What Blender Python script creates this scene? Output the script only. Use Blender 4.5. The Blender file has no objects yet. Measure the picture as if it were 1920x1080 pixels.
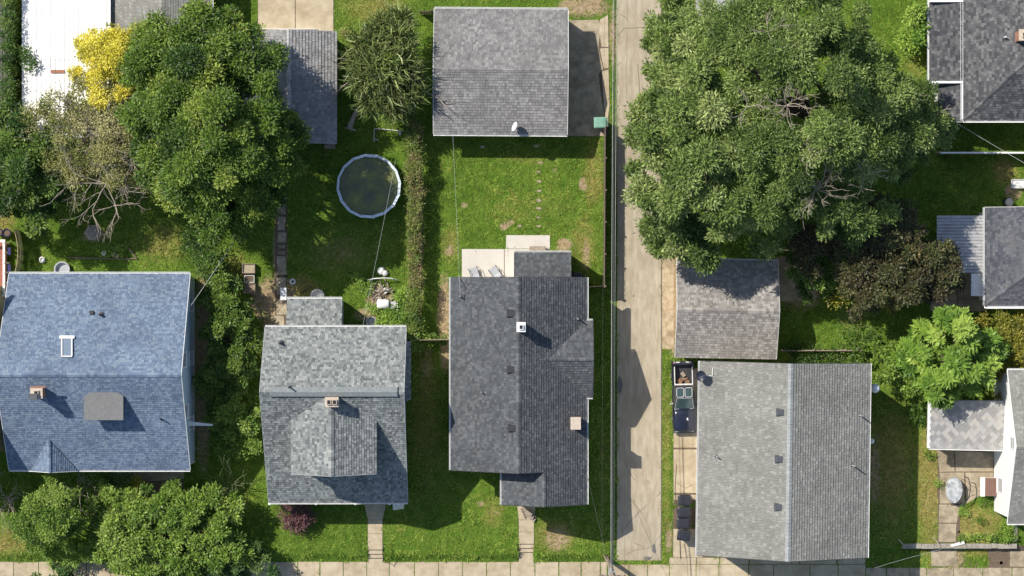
import bpy, math, random
import numpy as np
from mathutils import Vector

# ------------------------------------------------------------------ camera, sky, sun, exposure
SC = bpy.context.scene
COL = SC.collection
S, D = 25.0, 150.0            # survey scale: pixels of the photograph per metre at ground level; flying height
def W(px, py, h=0.0):
    k = (D - h) / D / S
    return ((px - 960.0) * k, (540.0 - py) * k, h)
cam = bpy.data.cameras.new('camera'); camo = bpy.data.objects.new('camera', cam); COL.objects.link(camo)
camo.location = (0, 0, D); camo.rotation_euler = (0, 0, 0)
cam.sensor_width = 36.0; cam.lens = 36.0 * D / (1920 / S); cam.clip_start = 1.0; cam.clip_end = 3000.0
SC.camera = camo
SUN_EL, SUN_AZ = 45.0, -35.0   # elevation; direction in which shadows run (degrees from +X)
world = bpy.data.worlds.new('World'); SC.world = world; world.use_nodes = True
wn = world.node_tree; bg = wn.nodes['Background']
sky = wn.nodes.new('ShaderNodeTexSky'); sky.sky_type = 'NISHITA'; sky.sun_disc = False
sky.sun_elevation = math.radians(SUN_EL); sky.sun_rotation = math.radians(-55.0)
wn.links.new(sky.outputs[0], bg.inputs[0]); bg.inputs[1].default_value = 0.11
sl = bpy.data.lights.new('sun', 'SUN'); sl.energy = 4.6; sl.angle = math.radians(0.5); sl.color = (1.0, 0.94, 0.84)
so = bpy.data.objects.new('sun', sl); COL.objects.link(so)
ce = math.cos(math.radians(SUN_EL)); a_ = math.radians(SUN_AZ)
so.rotation_euler = Vector((ce * math.cos(a_), ce * math.sin(a_), -math.sin(math.radians(SUN_EL)))).to_track_quat('-Z', 'Y').to_euler()
so.location = (-40, 40, 80)
SC.view_settings.view_transform = 'Standard'; SC.view_settings.look = 'None'
SC.view_settings.exposure = 0.45; SC.view_settings.gamma = 1.0
try:
    SC.cycles.max_bounces = 6; SC.cycles.transparent_max_bounces = 8
except Exception: pass

# ------------------------------------------------------------------ mesh helpers
class MB:
    def __init__(s): s.v = []; s.f = []
    def add(s, vs, fs):
        o = len(s.v); s.v += [tuple(map(float, p)) for p in vs]; s.f += [tuple(i + o for i in f) for f in fs]; return s
    def box(s, x0, x1, y0, y1, z0, z1):
        if x0 > x1: x0, x1 = x1, x0
        if y0 > y1: y0, y1 = y1, y0
        return s.add([(x0,y0,z0),(x1,y0,z0),(x1,y1,z0),(x0,y1,z0),(x0,y0,z1),(x1,y0,z1),(x1,y1,z1),(x0,y1,z1)],
                     [(3,2,1,0),(4,5,6,7),(0,1,5,4),(1,2,6,5),(2,3,7,6),(3,0,4,7)])
    def obox(s, c, sz, rz=0.0, top=1.0):
        ca, sa = math.cos(rz), math.sin(rz); o = []
        for k, z in ((1.0, 0), (top, sz[2])):
            for dx, dy in ((-1,-1),(1,-1),(1,1),(-1,1)):
                x, y = dx * sz[0] / 2 * k, dy * sz[1] / 2 * k
                o.append((c[0] + x*ca - y*sa, c[1] + x*sa + y*ca, c[2] + z))
        return s.add(o, [(3,2,1,0),(4,5,6,7),(0,1,5,4),(1,2,6,5),(2,3,7,6),(3,0,4,7)])
    def slab3(s, pts, t):                       # planar polygon thickened downwards along its normal
        n = normal(pts)
        if n.z < 0: pts = list(pts)[::-1]; n = -n
        k = len(pts); lo = [Vector(p) - n * t for p in pts]
        return s.add(list(pts) + lo, [tuple(range(k)), tuple(range(2*k-1, k-1, -1))] + [(i, i + k, (i+1) % k + k, (i+1) % k) for i in range(k)])
    def prism(s, poly, z0, z1, scale=1.0):
        ar = sum(poly[i][0]*poly[(i+1) % len(poly)][1] - poly[(i+1) % len(poly)][0]*poly[i][1] for i in range(len(poly)))
        if ar < 0: poly = list(poly)[::-1]
        k = len(poly); cx = sum(p[0] for p in poly)/k; cy = sum(p[1] for p in poly)/k
        return s.add([(p[0], p[1], z0) for p in poly] + [(cx+(p[0]-cx)*scale, cy+(p[1]-cy)*scale, z1) for p in poly],
                     [tuple(range(k-1, -1, -1)), tuple(range(k, 2*k))] + [(i, (i+1) % k, (i+1) % k + k, i + k) for i in range(k)])
    def tube(s, pts, r, n=6):
        pts = [Vector(p) for p in pts]
        rs = r if isinstance(r, (list, tuple)) else [r] * len(pts)
        vs = []; fs = []
        for i, p in enumerate(pts):
            d = (pts[min(i+1, len(pts)-1)] - pts[max(i-1, 0)])
            d = d.normalized() if d.length > 1e-9 else Vector((0,0,1))
            a = d.cross(Vector((0,0,1)) if abs(d.z) < .9 else Vector((1,0,0))).normalized(); b = d.cross(a)
            for k in range(n):
                t = 2*math.pi*k/n; vs.append(p + (a*math.cos(t) + b*math.sin(t)) * rs[i])
        for i in range(len(pts)-1):
            for k in range(n):
                fs.append((i*n+k, i*n+(k+1) % n, (i+1)*n+(k+1) % n, (i+1)*n+k))
        fs.append(tuple(range(n-1, -1, -1))); fs.append(tuple(range((len(pts)-1)*n, len(pts)*n)))
        return s.add(vs, fs)
    def lathe(s, prof, c=(0,0,0), n=16, closed=False):
        vs = []; fs = []
        for r, z in prof:
            for k in range(n):
                t = 2*math.pi*k/n; vs.append((c[0]+r*math.cos(t), c[1]+r*math.sin(t), c[2]+z))
        m = len(prof)
        for i in range(m-1):
            for k in range(n): fs.append((i*n+k, i*n+(k+1) % n, (i+1)*n+(k+1) % n, (i+1)*n+k))
        fs.append(tuple(range(n-1, -1, -1))); fs.append(tuple(range((m-1)*n, m*n)))
        return s.add(vs, fs)
    def loft(s, rings):
        n = len(rings[0]); vs = [p for r in rings for p in r]; fs = []
        for i in range(len(rings)-1):
            for k in range(n): fs.append((i*n+k, i*n+(k+1) % n, (i+1)*n+(k+1) % n, (i+1)*n+k))
        fs.append(tuple(range(n-1, -1, -1))); fs.append(tuple(range((len(rings)-1)*n, len(rings)*n)))
        return s.add(vs, fs)
def normal(pts):
    n = Vector((0,0,0)); k = len(pts)
    for i in range(k):
        a, b = Vector(pts[i]), Vector(pts[(i+1) % k])
        n += Vector(((a.y-b.y)*(a.z+b.z), (a.z-b.z)*(a.x+b.x), (a.x-b.x)*(a.y+b.y)))
    return n.normalized()
OFF = {}
def top_of(o):
    while o.parent: o = o.parent
    return o
def link(name, me, mat, parent=None, kind=None, label=None):
    o = bpy.data.objects.new(name, me); COL.objects.link(o)
    if mat is not None: me.materials.append(mat)
    if parent is not None: o.parent = parent
    if kind: o['kind'] = kind
    if label: o['label'] = label
    return o
def obj(name, mb, mat, parent=None, smooth=False, kind=None, label=None, local=False):
    vs = mb.v
    if parent is not None and not local:
        t = top_of(parent); l = OFF.get(t.name)
        if l: vs = [(p[0]-l[0], p[1]-l[1], p[2]-l[2]) for p in vs]
    me = bpy.data.meshes.new(name); me.from_pydata(vs, [], mb.f)
    if smooth: me.polygons.foreach_set('use_smooth', [True]*len(me.polygons))
    me.update()
    return link(name, me, mat, parent, kind, label)
def mesh_np(name, V, F, attrs=None, smooth=False):
    V = np.ascontiguousarray(V, dtype=np.float32); F = np.ascontiguousarray(F, dtype=np.int32)
    me = bpy.data.meshes.new(name); m, k = F.shape
    me.vertices.add(len(V)); me.vertices.foreach_set('co', V.ravel())
    me.loops.add(m*k); me.loops.foreach_set('vertex_index', F.ravel())
    me.polygons.add(m); me.polygons.foreach_set('loop_start', np.arange(0, m*k, k, dtype=np.int32))
    try: me.polygons.foreach_set('loop_total', np.full(m, k, dtype=np.int32))
    except Exception: pass
    if smooth: me.polygons.foreach_set('use_smooth', np.ones(m, dtype=bool))
    for an, av in (attrs or {}).items():
        at = me.attributes.new(an, 'FLOAT', 'POINT'); at.data.foreach_set('value', np.ascontiguousarray(av, dtype=np.float32))
    me.update(calc_edges=True); me.validate()
    return me
def tag(o, label, cat, group=None, kind=None):
    o['label'] = label
    if cat: o['category'] = cat
    if group: o['group'] = group
    if kind: o['kind'] = kind
    return o
def thing(name, label, cat, loc, rz=0.0, group=None):
    o = bpy.data.objects.new(name, None); COL.objects.link(o); o.empty_display_size = .3
    o.location = loc; o.rotation_euler = (0, 0, rz); OFF[o.name] = tuple(loc)
    return tag(o, label, cat, group)
def struct(name, mb, mat, label=None):
    o = obj(name, mb, mat); o['kind'] = 'structure'
    if label: o['label'] = label
    return o
def copy_tree(o, parent=None):
    c = o.copy(); COL.objects.link(c); c.parent = parent
    for ch in list(o.children): copy_tree(ch, c)
    return c

# ------------------------------------------------------------------ materials
def nodes_of(name):
    m = bpy.data.materials.new(name); m.use_nodes = True; nt = m.node_tree
    return m, nt, nt.nodes['Principled BSDF'], nt.nodes.new, nt.links.new
def ramp(nt, cols, interp='LINEAR', lo=0.0, hi=1.0):
    r = nt.nodes.new('ShaderNodeValToRGB'); e = r.color_ramp; e.interpolation = interp
    n = len(cols)
    while len(e.elements) < n: e.elements.new(0.5)
    for i, c in enumerate(cols):
        e.elements[i].position = lo + (hi-lo)*i/max(n-1, 1); e.elements[i].color = (c[0], c[1], c[2], 1)
    return r
def spec(b, v):
    b.inputs['Specular IOR Level'].default_value = v
def surf(name, cols, scale=3.0, rough=0.9, bump=0.0, metal=0.0, sp=0.3, detail=8.0, stain=None, stain_scale=.35, bscale=None, stretch=None, island=0.0, coat=0.0):
    m, nt, b, N, L = nodes_of(name)
    g = N('ShaderNodeNewGeometry'); src = g.outputs['Position']
    if stretch:
        mp = N('ShaderNodeVectorMath'); mp.operation = 'MULTIPLY'; mp.inputs[1].default_value = stretch; L(src, mp.inputs[0]); src = mp.outputs[0]
    t = N('ShaderNodeTexNoise'); t.inputs['Scale'].default_value = scale; t.inputs['Detail'].default_value = detail; t.inputs['Roughness'].default_value = .62
    L(src, t.inputs['Vector'])
    r = ramp(nt, cols, lo=.3, hi=.7); L(t.outputs['Fac'], r.inputs[0]); out = r.outputs[0]
    if stain:
        t2 = N('ShaderNodeTexNoise'); t2.inputs['Scale'].default_value = stain_scale; t2.inputs['Detail'].default_value = 7; t2.inputs['Roughness'].default_value = .65
        L(g.outputs['Position'], t2.inputs['Vector'])
        rr = ramp(nt, [(0,0,0),(1,1,1)], lo=.48, hi=.72); L(t2.outputs['Fac'], rr.inputs[0])
        mx = N('ShaderNodeMix'); mx.data_type = 'RGBA'; L(rr.outputs[0], mx.inputs[0]); L(out, mx.inputs[6]); mx.inputs[7].default_value = (*stain, 1); out = mx.outputs[2]
    if island:
        mr = N('ShaderNodeMapRange'); L(g.outputs['Random Per Island'], mr.inputs[0]); mr.inputs[3].default_value = 1-island; mr.inputs[4].default_value = 1+island
        vm = N('ShaderNodeVectorMath'); vm.operation = 'SCALE'; L(out, vm.inputs[0]); L(mr.outputs[0], vm.inputs['Scale']); out = vm.outputs[0]
    L(out, b.inputs['Base Color']); b.inputs['Roughness'].default_value = rough; b.inputs['Metallic'].default_value = metal; spec(b, sp)
    if coat: b.inputs['Coat Weight'].default_value = coat
    if bump:
        bt = N('ShaderNodeTexNoise'); bt.inputs['Scale'].default_value = bscale or scale*6; bt.inputs['Detail'].default_value = 5; L(g.outputs['Position'], bt.inputs['Vector'])
        bn = N('ShaderNodeBump'); bn.inputs['Strength'].default_value = bump; bn.inputs['Distance'].default_value = .05; L(bt.outputs['Fac'], bn.inputs['Height']); L(bn.outputs[0], b.inputs['Normal'])
    return m
def shingle_mat(name, cols, weather=(1.0, 1.0), stain=None, streak=.12, rough=.95):
    m, nt, b, N, L = nodes_of(name)
    g = N('ShaderNodeNewGeometry')
    r = ramp(nt, cols); L(g.outputs['Random Per Island'], r.inputs[0]); out = r.outputs[0]
    t = N('ShaderNodeTexNoise'); t.inputs['Scale'].default_value = .45; t.inputs['Detail'].default_value = 8; t.inputs['Roughness'].default_value = .7; L(g.outputs['Position'], t.inputs['Vector'])
    mr = N('ShaderNodeMapRange'); L(t.outputs['Fac'], mr.inputs[0]); mr.inputs[1].default_value = .3; mr.inputs[2].default_value = .7
    mr.inputs[3].default_value = 1-streak; mr.inputs[4].default_value = 1+streak
    v = N('ShaderNodeVectorMath'); v.operation = 'SCALE'; L(out, v.inputs[0]); L(mr.outputs[0], v.inputs['Scale']); out = v.outputs[0]
    t3 = N('ShaderNodeTexNoise'); t3.inputs['Scale'].default_value = 14; t3.inputs['Detail'].default_value = 4; L(g.outputs['Position'], t3.inputs['Vector'])
    mr3 = N('ShaderNodeMapRange'); L(t3.outputs['Fac'], mr3.inputs[0]); mr3.inputs[3].default_value = .72; mr3.inputs[4].default_value = 1.28
    v3 = N('ShaderNodeVectorMath'); v3.operation = 'SCALE'; L(out, v3.inputs[0]); L(mr3.outputs[0], v3.inputs['Scale']); out = v3.outputs[0]
    if stain:
        t2 = N('ShaderNodeTexNoise'); t2.inputs['Scale'].default_value = .3; t2.inputs['Detail'].default_value = 9; t2.inputs['Roughness'].default_value = .7; L(g.outputs['Position'], t2.inputs['Vector'])
        rr = ramp(nt, [(0,0,0),(1,1,1)], lo=.45, hi=.75); L(t2.outputs['Fac'], rr.inputs[0])
        mx = N('ShaderNodeMix'); mx.data_type = 'RGBA'; L(rr.outputs[0], mx.inputs[0]); L(out, mx.inputs[6]); mx.inputs[7].default_value = (*stain, 1); out = mx.outputs[2]
    L(out, b.inputs['Base Color']); b.inputs['Roughness'].default_value = rough; spec(b, .2)
    return m
def leaf_mat(name, cols, trans=.38, rough=.45, bright=.62, sp=.3):
    m, nt, b, N, L = nodes_of(name)
    g = N('ShaderNodeNewGeometry'); at = N('ShaderNodeAttribute'); at.attribute_name = 'tint'
    r = ramp(nt, cols); L(at.outputs['Fac'], r.inputs[0])
    mr = N('ShaderNodeMapRange'); L(g.outputs['Random Per Island'], mr.inputs[0]); mr.inputs[3].default_value = 1-bright; mr.inputs[4].default_value = 1+bright
    v = N('ShaderNodeVectorMath'); v.operation = 'SCALE'; L(r.outputs[0], v.inputs[0]); L(mr.outputs[0], v.inputs['Scale'])
    L(v.outputs[0], b.inputs['Base Color']); b.inputs['Roughness'].default_value = rough; spec(b, sp)
    tr = N('ShaderNodeBsdfTranslucent'); L(v.outputs[0], tr.inputs[0])
    mx = N('ShaderNodeMixShader'); mx.inputs[0].default_value = trans; L(b.outputs[0], mx.inputs[1]); L(tr.outputs[0], mx.inputs[2])
    L(mx.outputs[0], nt.nodes['Material Output'].inputs['Surface'])
    return m
def sc(c, k): return tuple(x*k for x in c)
def tones(c, *ks): return [sc(c, k) for k in ks]
M = {}
M['white'] = surf('white_paint', tones((.78,.78,.76), .9, 1.0), 2, .6)
M['offwhite'] = surf('weathered_white', tones((.66,.65,.62), .8, 1.05), 3, .7)
M['tan_siding'] = surf('tan_siding', tones((.42,.33,.2), .9, 1.05), 1, .8)
M['blue_siding'] = surf('pale_blue_siding', tones((.42,.55,.66), .93, 1.04), 1, .75)
M['grey_siding'] = surf('grey_siding', tones((.36,.38,.4), .9, 1.05), 1, .8)
M['brick'] = surf('brick', [(.2,.09,.06),(.32,.16,.11),(.4,.25,.19)], 9, .9, .3)
M['cap'] = surf('chimney_cap', tones((.5,.42,.34), .75, 1.1), 6, .9)
M['soot'] = surf('soot', tones((.02,.02,.022), .8, 1.2), 4, .9)
M['black_metal'] = surf('black_metal', tones((.03,.03,.035), .8, 1.2), 4, .5, sp=.5)
M['vent'] = surf('vent_metal', tones((.07,.075,.085), .8, 1.2), 6, .5, sp=.5)
M['galv'] = surf('galvanised_metal', tones((.45,.46,.47), .75, 1.1), 5, .4, metal=.6)
M['lead'] = surf('lead_pipe', tones((.5,.5,.5), .75, 1.1), 5, .6)
M['glass'] = surf('dark_window_glass', tones((.035,.045,.055), .8, 1.2), 2, .08, sp=.8)
M['skyglass'] = surf('skylight_glass', tones((.16,.2,.26), .85, 1.15), 2, .15, sp=.8)
M['concrete'] = surf('tan_concrete', [(.31,.255,.17),(.42,.35,.245),(.49,.415,.3)], 1.3, .95, .15, stain=(.29,.23,.145), stain_scale=.5)
M['alley'] = surf('alley_concrete', [(.27,.228,.163),(.36,.31,.23),(.43,.375,.29)], 2.2, .95, .2, stretch=(1.5,.3,1), stain=(.3,.25,.175), stain_scale=.4)
M['patio'] = surf('pale_concrete', [(.47,.435,.385),(.53,.495,.445)], 1.2, .9, .1)
M['oldconcrete'] = surf('stained_concrete', [(.22,.185,.135),(.34,.285,.2),(.44,.37,.265)], 1.7, .95, .2, stain=(.17,.135,.09), stain_scale=.6)
M['crack_and_wire_shadow'] = surf('crack_and_shadow_filler', tones((.09,.08,.065), .7, 1.3), 6, .95)
M['wood'] = surf('weathered_wood', [(.17,.13,.1),(.27,.22,.17),(.33,.28,.22)], 5, .9, .2, island=.2)
M['fencewood'] = surf('brown_fence_wood', [(.11,.08,.06),(.19,.145,.11)], 5, .9, .2, island=.25)
M['deckwood'] = surf('red_deck_stain', [(.25,.085,.055),(.36,.15,.1)], 6, .75, .1, island=.2)
M['bark'] = surf('bark', [(.09,.07,.05),(.19,.155,.12)], 4, .95, .4)
M['deadwood'] = surf('dead_wood', [(.27,.22,.17),(.42,.37,.3)], 5, .9, .2, island=.25)
M['cable'] = surf('cable_grey', tones((.5,.5,.5), .8, 1.1), 3, .6)
M['cable_dark'] = surf('cable_dark', tones((.05,.05,.05), .8, 1.1), 3, .6)
M['stone'] = surf('fieldstone', [(.2,.18,.15),(.36,.33,.28)], 3, .95, .4, island=.2)
M['whitemetal'] = surf('white_metal_roof', tones((.86,.85,.82), .96, 1.02), 1.5, .45, sp=.4, stain=(.74,.73,.69), stain_scale=.5)
M['corrugated'] = surf('corrugated_steel', tones((.5,.5,.5), .7, 1.15), 2.5, .42, metal=.35, stain=(.33,.33,.33), stain_scale=.8, stretch=(.3,2,1))
M['plastic_black'] = surf('black_plastic', tones((.018,.02,.028), .8, 1.3), 3, .42, sp=.5)
M['plastic_green'] = surf('green_plastic', tones((.17,.33,.25), .85, 1.12), 3, .5, sp=.4)
M['soil'] = surf('soil', [(.09,.065,.045),(.17,.13,.09)], 5, .95, .4)
M['greytrim'] = surf('grey_trim', tones((.4,.41,.42), .9, 1.05), 2, .7)
M['greenwood'] = surf('mossy_wood', [(.1,.13,.05),(.2,.22,.1)], 5, .9)
M['darkboard'] = surf('dark_roof_board', tones((.05,.05,.055), .8, 1.2), 3, .9)

# ------------------------------------------------------------------ the lie of the land
def sst(a, b, x):
    t = np.clip((np.asarray(x, dtype=float) - a) / (b - a), 0, 1); return t*t*(3-2*t)
def gz_px(px, py):
    left = sst(1037, 1054, py); alley = sst(930, 1062, py); right = sst(1024, 1029, py)
    w = sst(1138, 1160, px); w2 = sst(1628, 1650, px)
    return -.4 * (left*(1-w) + alley*w*(1-w2) + right*w2)
def gz(x, y): return float(gz_px(960 + x*S, 540 - y*S))
def G(px, py, dz=0.0):
    x, y, _ = W(px, py); return (x, y, gz(x, y) + dz)
def ell(px, py, cx, cy, rx, ry):
    return np.clip(1.35 - np.sqrt(((px-cx)/rx)**2 + ((py-cy)/ry)**2), 0, 1)
DIRT = [(515,565,48,50,1.),(505,640,14,70,.8),(525,470,16,70,.8),(833,585,15,75,.95),(835,660,14,50,.7),(1262,560,16,110,1.),(1255,1010,9,35,.7),
        (1095,12,55,22,.9),(1150,70,10,70,.7),(1058,458,17,13,1.),(946,424,12,9,.8),(958,417,10,7,.7),(1093,345,9,16,.8),(870,384,9,7,.7),
        (843,470,10,12,.8),(1100,480,10,40,.6),(1045,1010,28,26,.75),(380,690,20,200,1.),(780,430,15,230,.9),(1058,300,60,6,.3),
        (1262,620,10,60,.8),(1500,540,60,50,.7),(1600,600,60,40,.35),(640,470,60,40,.35),(600,490,40,30,.3),(800,680,25,60,.45),
        (178,440,28,16,.8),(1040,320,10,7,.5),(1640,880,14,100,.6),(300,920,60,16,.8),(690,590,30,15,.8),(710,555,28,26,.8),
        (1790,1050,30,30,.7),(900,945,10,8,.6),(930,960,8,8,.5),(1900,360,20,20,.8),(700,250,30,25,.3),(1300,520,30,20,.9)]
DRY = [(1742,905,26,130,.95),(1830,985,50,38,.95),(15,1015,60,28,.7),(5,400,25,45,1.),(1675,880,45,140,.65),(1112,330,22,60,.6),(1000,300,70,10,.3),
       (1095,460,25,55,.55),(845,460,18,45,.5),(780,560,14,80,.7),(925,960,25,30,.5),(1040,1005,45,35,.7),(800,800,35,120,.5),(700,10,70,45,.55),
       (1250,850,9,240,.45),(310,455,60,45,.5),(440,500,30,40,.4),(1130,880,20,120,.3),(640,480,80,50,.35),(1720,130,30,50,.35),(1885,320,25,30,.8),
       (1000,390,100,40,.25),(560,540,40,25,.8),(1850,1035,60,10,.6)]
def mask(px, py, lst):
    o = np.zeros_like(px)
    for cx, cy, rx, ry, s_ in lst: o = np.maximum(o, s_*ell(px, py, cx, cy, rx, ry))
    return o
def ground():
    gx = np.concatenate([[-900,-400,-150,-80], np.arange(-50, 50.01, .22), [80,150,400,900]])
    gy = np.concatenate([[-900,-400,-150,-60], np.arange(-32, 32.01, .22), [60,150,400,900]])
    X, Y = np.meshgrid(gx, gy); px = 960 + X*S; py = 540 - Y*S
    Z = gz_px(px, py)
    rng = np.random.default_rng(4); Z = Z + np.where((abs(X) < 50) & (abs(Y) < 32), np.clip(rng.normal(0, .006, X.shape), -.01, .004), 0)
    for xa, xb, ya in ((689,718,1029),(972,1002,1018)): Z = np.where((px > xa) & (px < xb) & (py > ya) & (py < 1053), -.6, Z)
    nx, ny = len(gx), len(gy); i = np.arange(nx*ny).reshape(ny, nx)
    F = np.stack([i[:-1,:-1], i[:-1,1:], i[1:,1:], i[1:,:-1]], -1).reshape(-1, 4)
    me = mesh_np('ground', np.stack([X, Y, Z], -1).reshape(-1, 3), F, {'dirt': mask(px, py, DIRT).ravel(), 'dry': mask(px, py, DRY).ravel()}, True)
    m, nt, b, N, L = nodes_of('lawn_soil')
    g = N('ShaderNodeNewGeometry')
    def noise(s_, d=8, r=.65):
        t = N('ShaderNodeTexNoise'); t.inputs['Scale'].default_value = s_; t.inputs['Detail'].default_value = d; t.inputs['Roughness'].default_value = r; L(g.outputs['Position'], t.inputs['Vector']); return t
    n1 = noise(1.1); gr = ramp(nt, [(.03,.068,.008),(.065,.13,.014),(.1,.17,.022),(.13,.185,.04)], lo=.3, hi=.75); L(n1.outputs['Fac'], gr.inputs[0])
    n2 = noise(3.5); dr = ramp(nt, [(.17,.12,.07),(.3,.225,.135),(.4,.31,.2)], lo=.3, hi=.7); L(n2.outputs['Fac'], dr.inputs[0])
    n5 = noise(2.2); yr = ramp(nt, [(.12,.125,.03),(.22,.19,.06),(.27,.225,.09)], lo=.3, hi=.7); L(n5.outputs['Fac'], yr.inputs[0])
    n3 = noise(1.6)
    def fac(attr, n, lo, hi):
        a = N('ShaderNodeAttribute'); a.attribute_name = attr
        ad = N('ShaderNodeMath'); ad.operation = 'ADD'; L(a.outputs['Fac'], ad.inputs[0]); L(n.outputs['Fac'], ad.inputs[1])
        mr = N('ShaderNodeMapRange'); L(ad.outputs[0], mr.inputs[0]); mr.inputs[1].default_value = lo; mr.inputs[2].default_value = hi; return mr.outputs[0]
    m1 = N('ShaderNodeMix'); m1.data_type = 'RGBA'; L(fac('dry', n3, .65, 1.15), m1.inputs[0]); L(gr.outputs[0], m1.inputs[6]); L(yr.outputs[0], m1.inputs[7])
    n4 = noise(2.6); m2 = N('ShaderNodeMix'); m2.data_type = 'RGBA'; L(fac('dirt', n4, .78, 1.08), m2.inputs[0]); L(m1.outputs[2], m2.inputs[6]); L(dr.outputs[0], m2.inputs[7])
    L(m2.outputs[2], b.inputs['Base Color']); b.inputs['Roughness'].default_value = .95; spec(b, .1)
    n6 = noise(9, 6); bn = N('ShaderNodeBump'); bn.inputs['Strength'].default_value = .6; bn.inputs['Distance'].default_value = .12; L(n6.outputs['Fac'], bn.inputs['Height']); L(bn.outputs[0], b.inputs['Normal'])
    o = link('ground', me, m, kind='structure'); o['label'] = 'lawns and bare soil between the houses'
ground()
# ------------------------------------------------------------------ pavements
EX = np.zeros((1300, 2200), bool)          # where no grass grows (survey pixels, offset 100)
def ex(x0, y0, x1, y1): EX[max(0,int(y0)+100):max(0,int(y1)+100), max(0,int(x0)+100):max(0,int(x1)+100)] = True
def flag(poly, top=.03, thick=.16):
    """one cast slab, its corners following the ground; poly in survey pixels"""
    pts = [W(*p)[:2] for p in poly]
    ar = sum(pts[i][0]*pts[(i+1) % len(pts)][1] - pts[(i+1) % len(pts)][0]*pts[i][1] for i in range(len(pts)))
    if ar < 0: pts = pts[::-1]
    k = len(pts); zt = [gz(*p) + top for p in pts]
    mb = MB(); mb.add([(p[0], p[1], z-thick) for p, z in zip(pts, zt)] + [(p[0], p[1], z) for p, z in zip(pts, zt)],
           [tuple(range(k-1, -1, -1)), tuple(range(k, 2*k))] + [(i, (i+1) % k, (i+1) % k + k, i + k) for i in range(k)])
    xs = [p[0] for p in poly]; ys = [p[1] for p in poly]; ex(min(xs), min(ys), max(xs), max(ys))
    return mb
def rect(x0, y0, x1, y1): return [(x0,y0),(x1,y0),(x1,y1),(x0,y1)]
rnd = random.Random(11)
def strip(x0, y0, x1, y1, dz, n=30, edge=0):
    """paved sheet following the ground along y"""
    mb = MB(); ys = np.linspace(y0, y1, n); xs = np.linspace(x0, x1, 5); v = []; f = []
    for y in ys:
        for x in xs: v.append(G(x, y, dz))
    for j in range(n-1):
        for i in range(4): a = j*5+i; f.append((a, a+5, a+6, a+1))
    mb.add(v, f); ex(x0+edge, y0, x1-edge, y1); return mb
M['oldalley'] = surf('worn_alley_patch', tones((.31,.265,.195), .9, 1.1), 3, .95, .2)
al = struct('alley', strip(1157, -260, 1241, 1052, .025, 80, 2), M['alley'], 'tan concrete alley between the houses')
def crack_and_wire_shadow(par, pts, w=.035, dz=.031):
    mb = MB(); P_ = [Vector(G(x + rnd.uniform(-.8,.8), y + rnd.uniform(-.8,.8), dz)) for x, y in pts]; v = []; f = []
    for i, p in enumerate(P_):
        d = (P_[min(i+1, len(P_)-1)] - P_[max(i-1, 0)]); d.z = 0; d.normalize(); s_ = Vector((-d.y, d.x, 0)); ww = w*rnd.uniform(.5, 1.3)
        v += [p + s_*ww/2, p - s_*ww/2]
    for i in range(len(P_)-1): f.append((2*i, 2*i+1, 2*i+3, 2*i+2))
    mb.add(v, f); return obj('crack_and_wire_shadow', mb, M['crack_and_wire_shadow'], par)
for pts in ([(1160,25),(1172,33),(1178,40)],[(1158,68),(1170,54),(1190,52),(1212,50)],[(1165,1000),(1185,975),(1205,955),(1238,925)],[(1172,1042),(1190,1032),(1215,1028),(1228,1022)],  # the long crossing lines near the pole are overhead wire shadows painted dark
            [(1182,935),(1195,950),(1203,965)],[(1238,1005),(1230,1015),(1227,1030),(1229,1040),(1218,1050)],[(1188,1018),(1203,1025),(1210,1030)],
            [(1170,860),(1176,880),(1190,900)],[(1160,330),(1168,336),(1180,345)],[(1162,468),(1175,475)],[(1195,120),(1200,180),(1197,240)]):
    crack_and_wire_shadow(al, pts, .03)
def blot(par, cx, cy, rx, ry, mat, name='patch', dz=.03, n=14):
    mb = MB(); mb.add([G(cx+rx*math.cos(k*6.283/n)*rnd.uniform(.7,1.15), cy+ry*math.sin(k*6.283/n)*rnd.uniform(.7,1.15), dz) for k in range(n)], [tuple(range(n-1,-1,-1))]); return obj(name, mb, mat, par)
TAR = surf('asphalt_patch', tones((.15,.145,.135), .75, 1.2), 6, .95, .2); OIL = surf('oil_stain', tones((.2,.175,.14), .85, 1.1), 5, .8)
blot(al, 1227, 1030, 4, 10, TAR); blot(al, 1215, 1048, 9, 4, TAR); blot(al, 1162, 722, 5, 16, TAR); blot(al, 1205, 350, 1.5, 2, OIL); blot(al, 1188, 555, 2, 3, OIL)
for q in ((1190,640,6,10),(1212,905,7,5),(1200,480,5,9),(1181,150,5,12),(1222,560,4,14)): blot(al, *q, OIL if False else M['oldalley'])
struct('alley_edge', strip(1239.2, -260, 1240.6, 1050, .031, 80), M['crack_and_wire_shadow'], 'dark joint along the alley edge')
struct('verge', strip(1241, 480, 1263, 655, .006, 20), surf('sandy_verge', [(.26,.19,.12),(.4,.31,.2),(.5,.41,.29)], 2.2, .95, .3, stain=(.2,.15,.09), stain_scale=.8), 'sandy dirt strip beside the alley')
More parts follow.
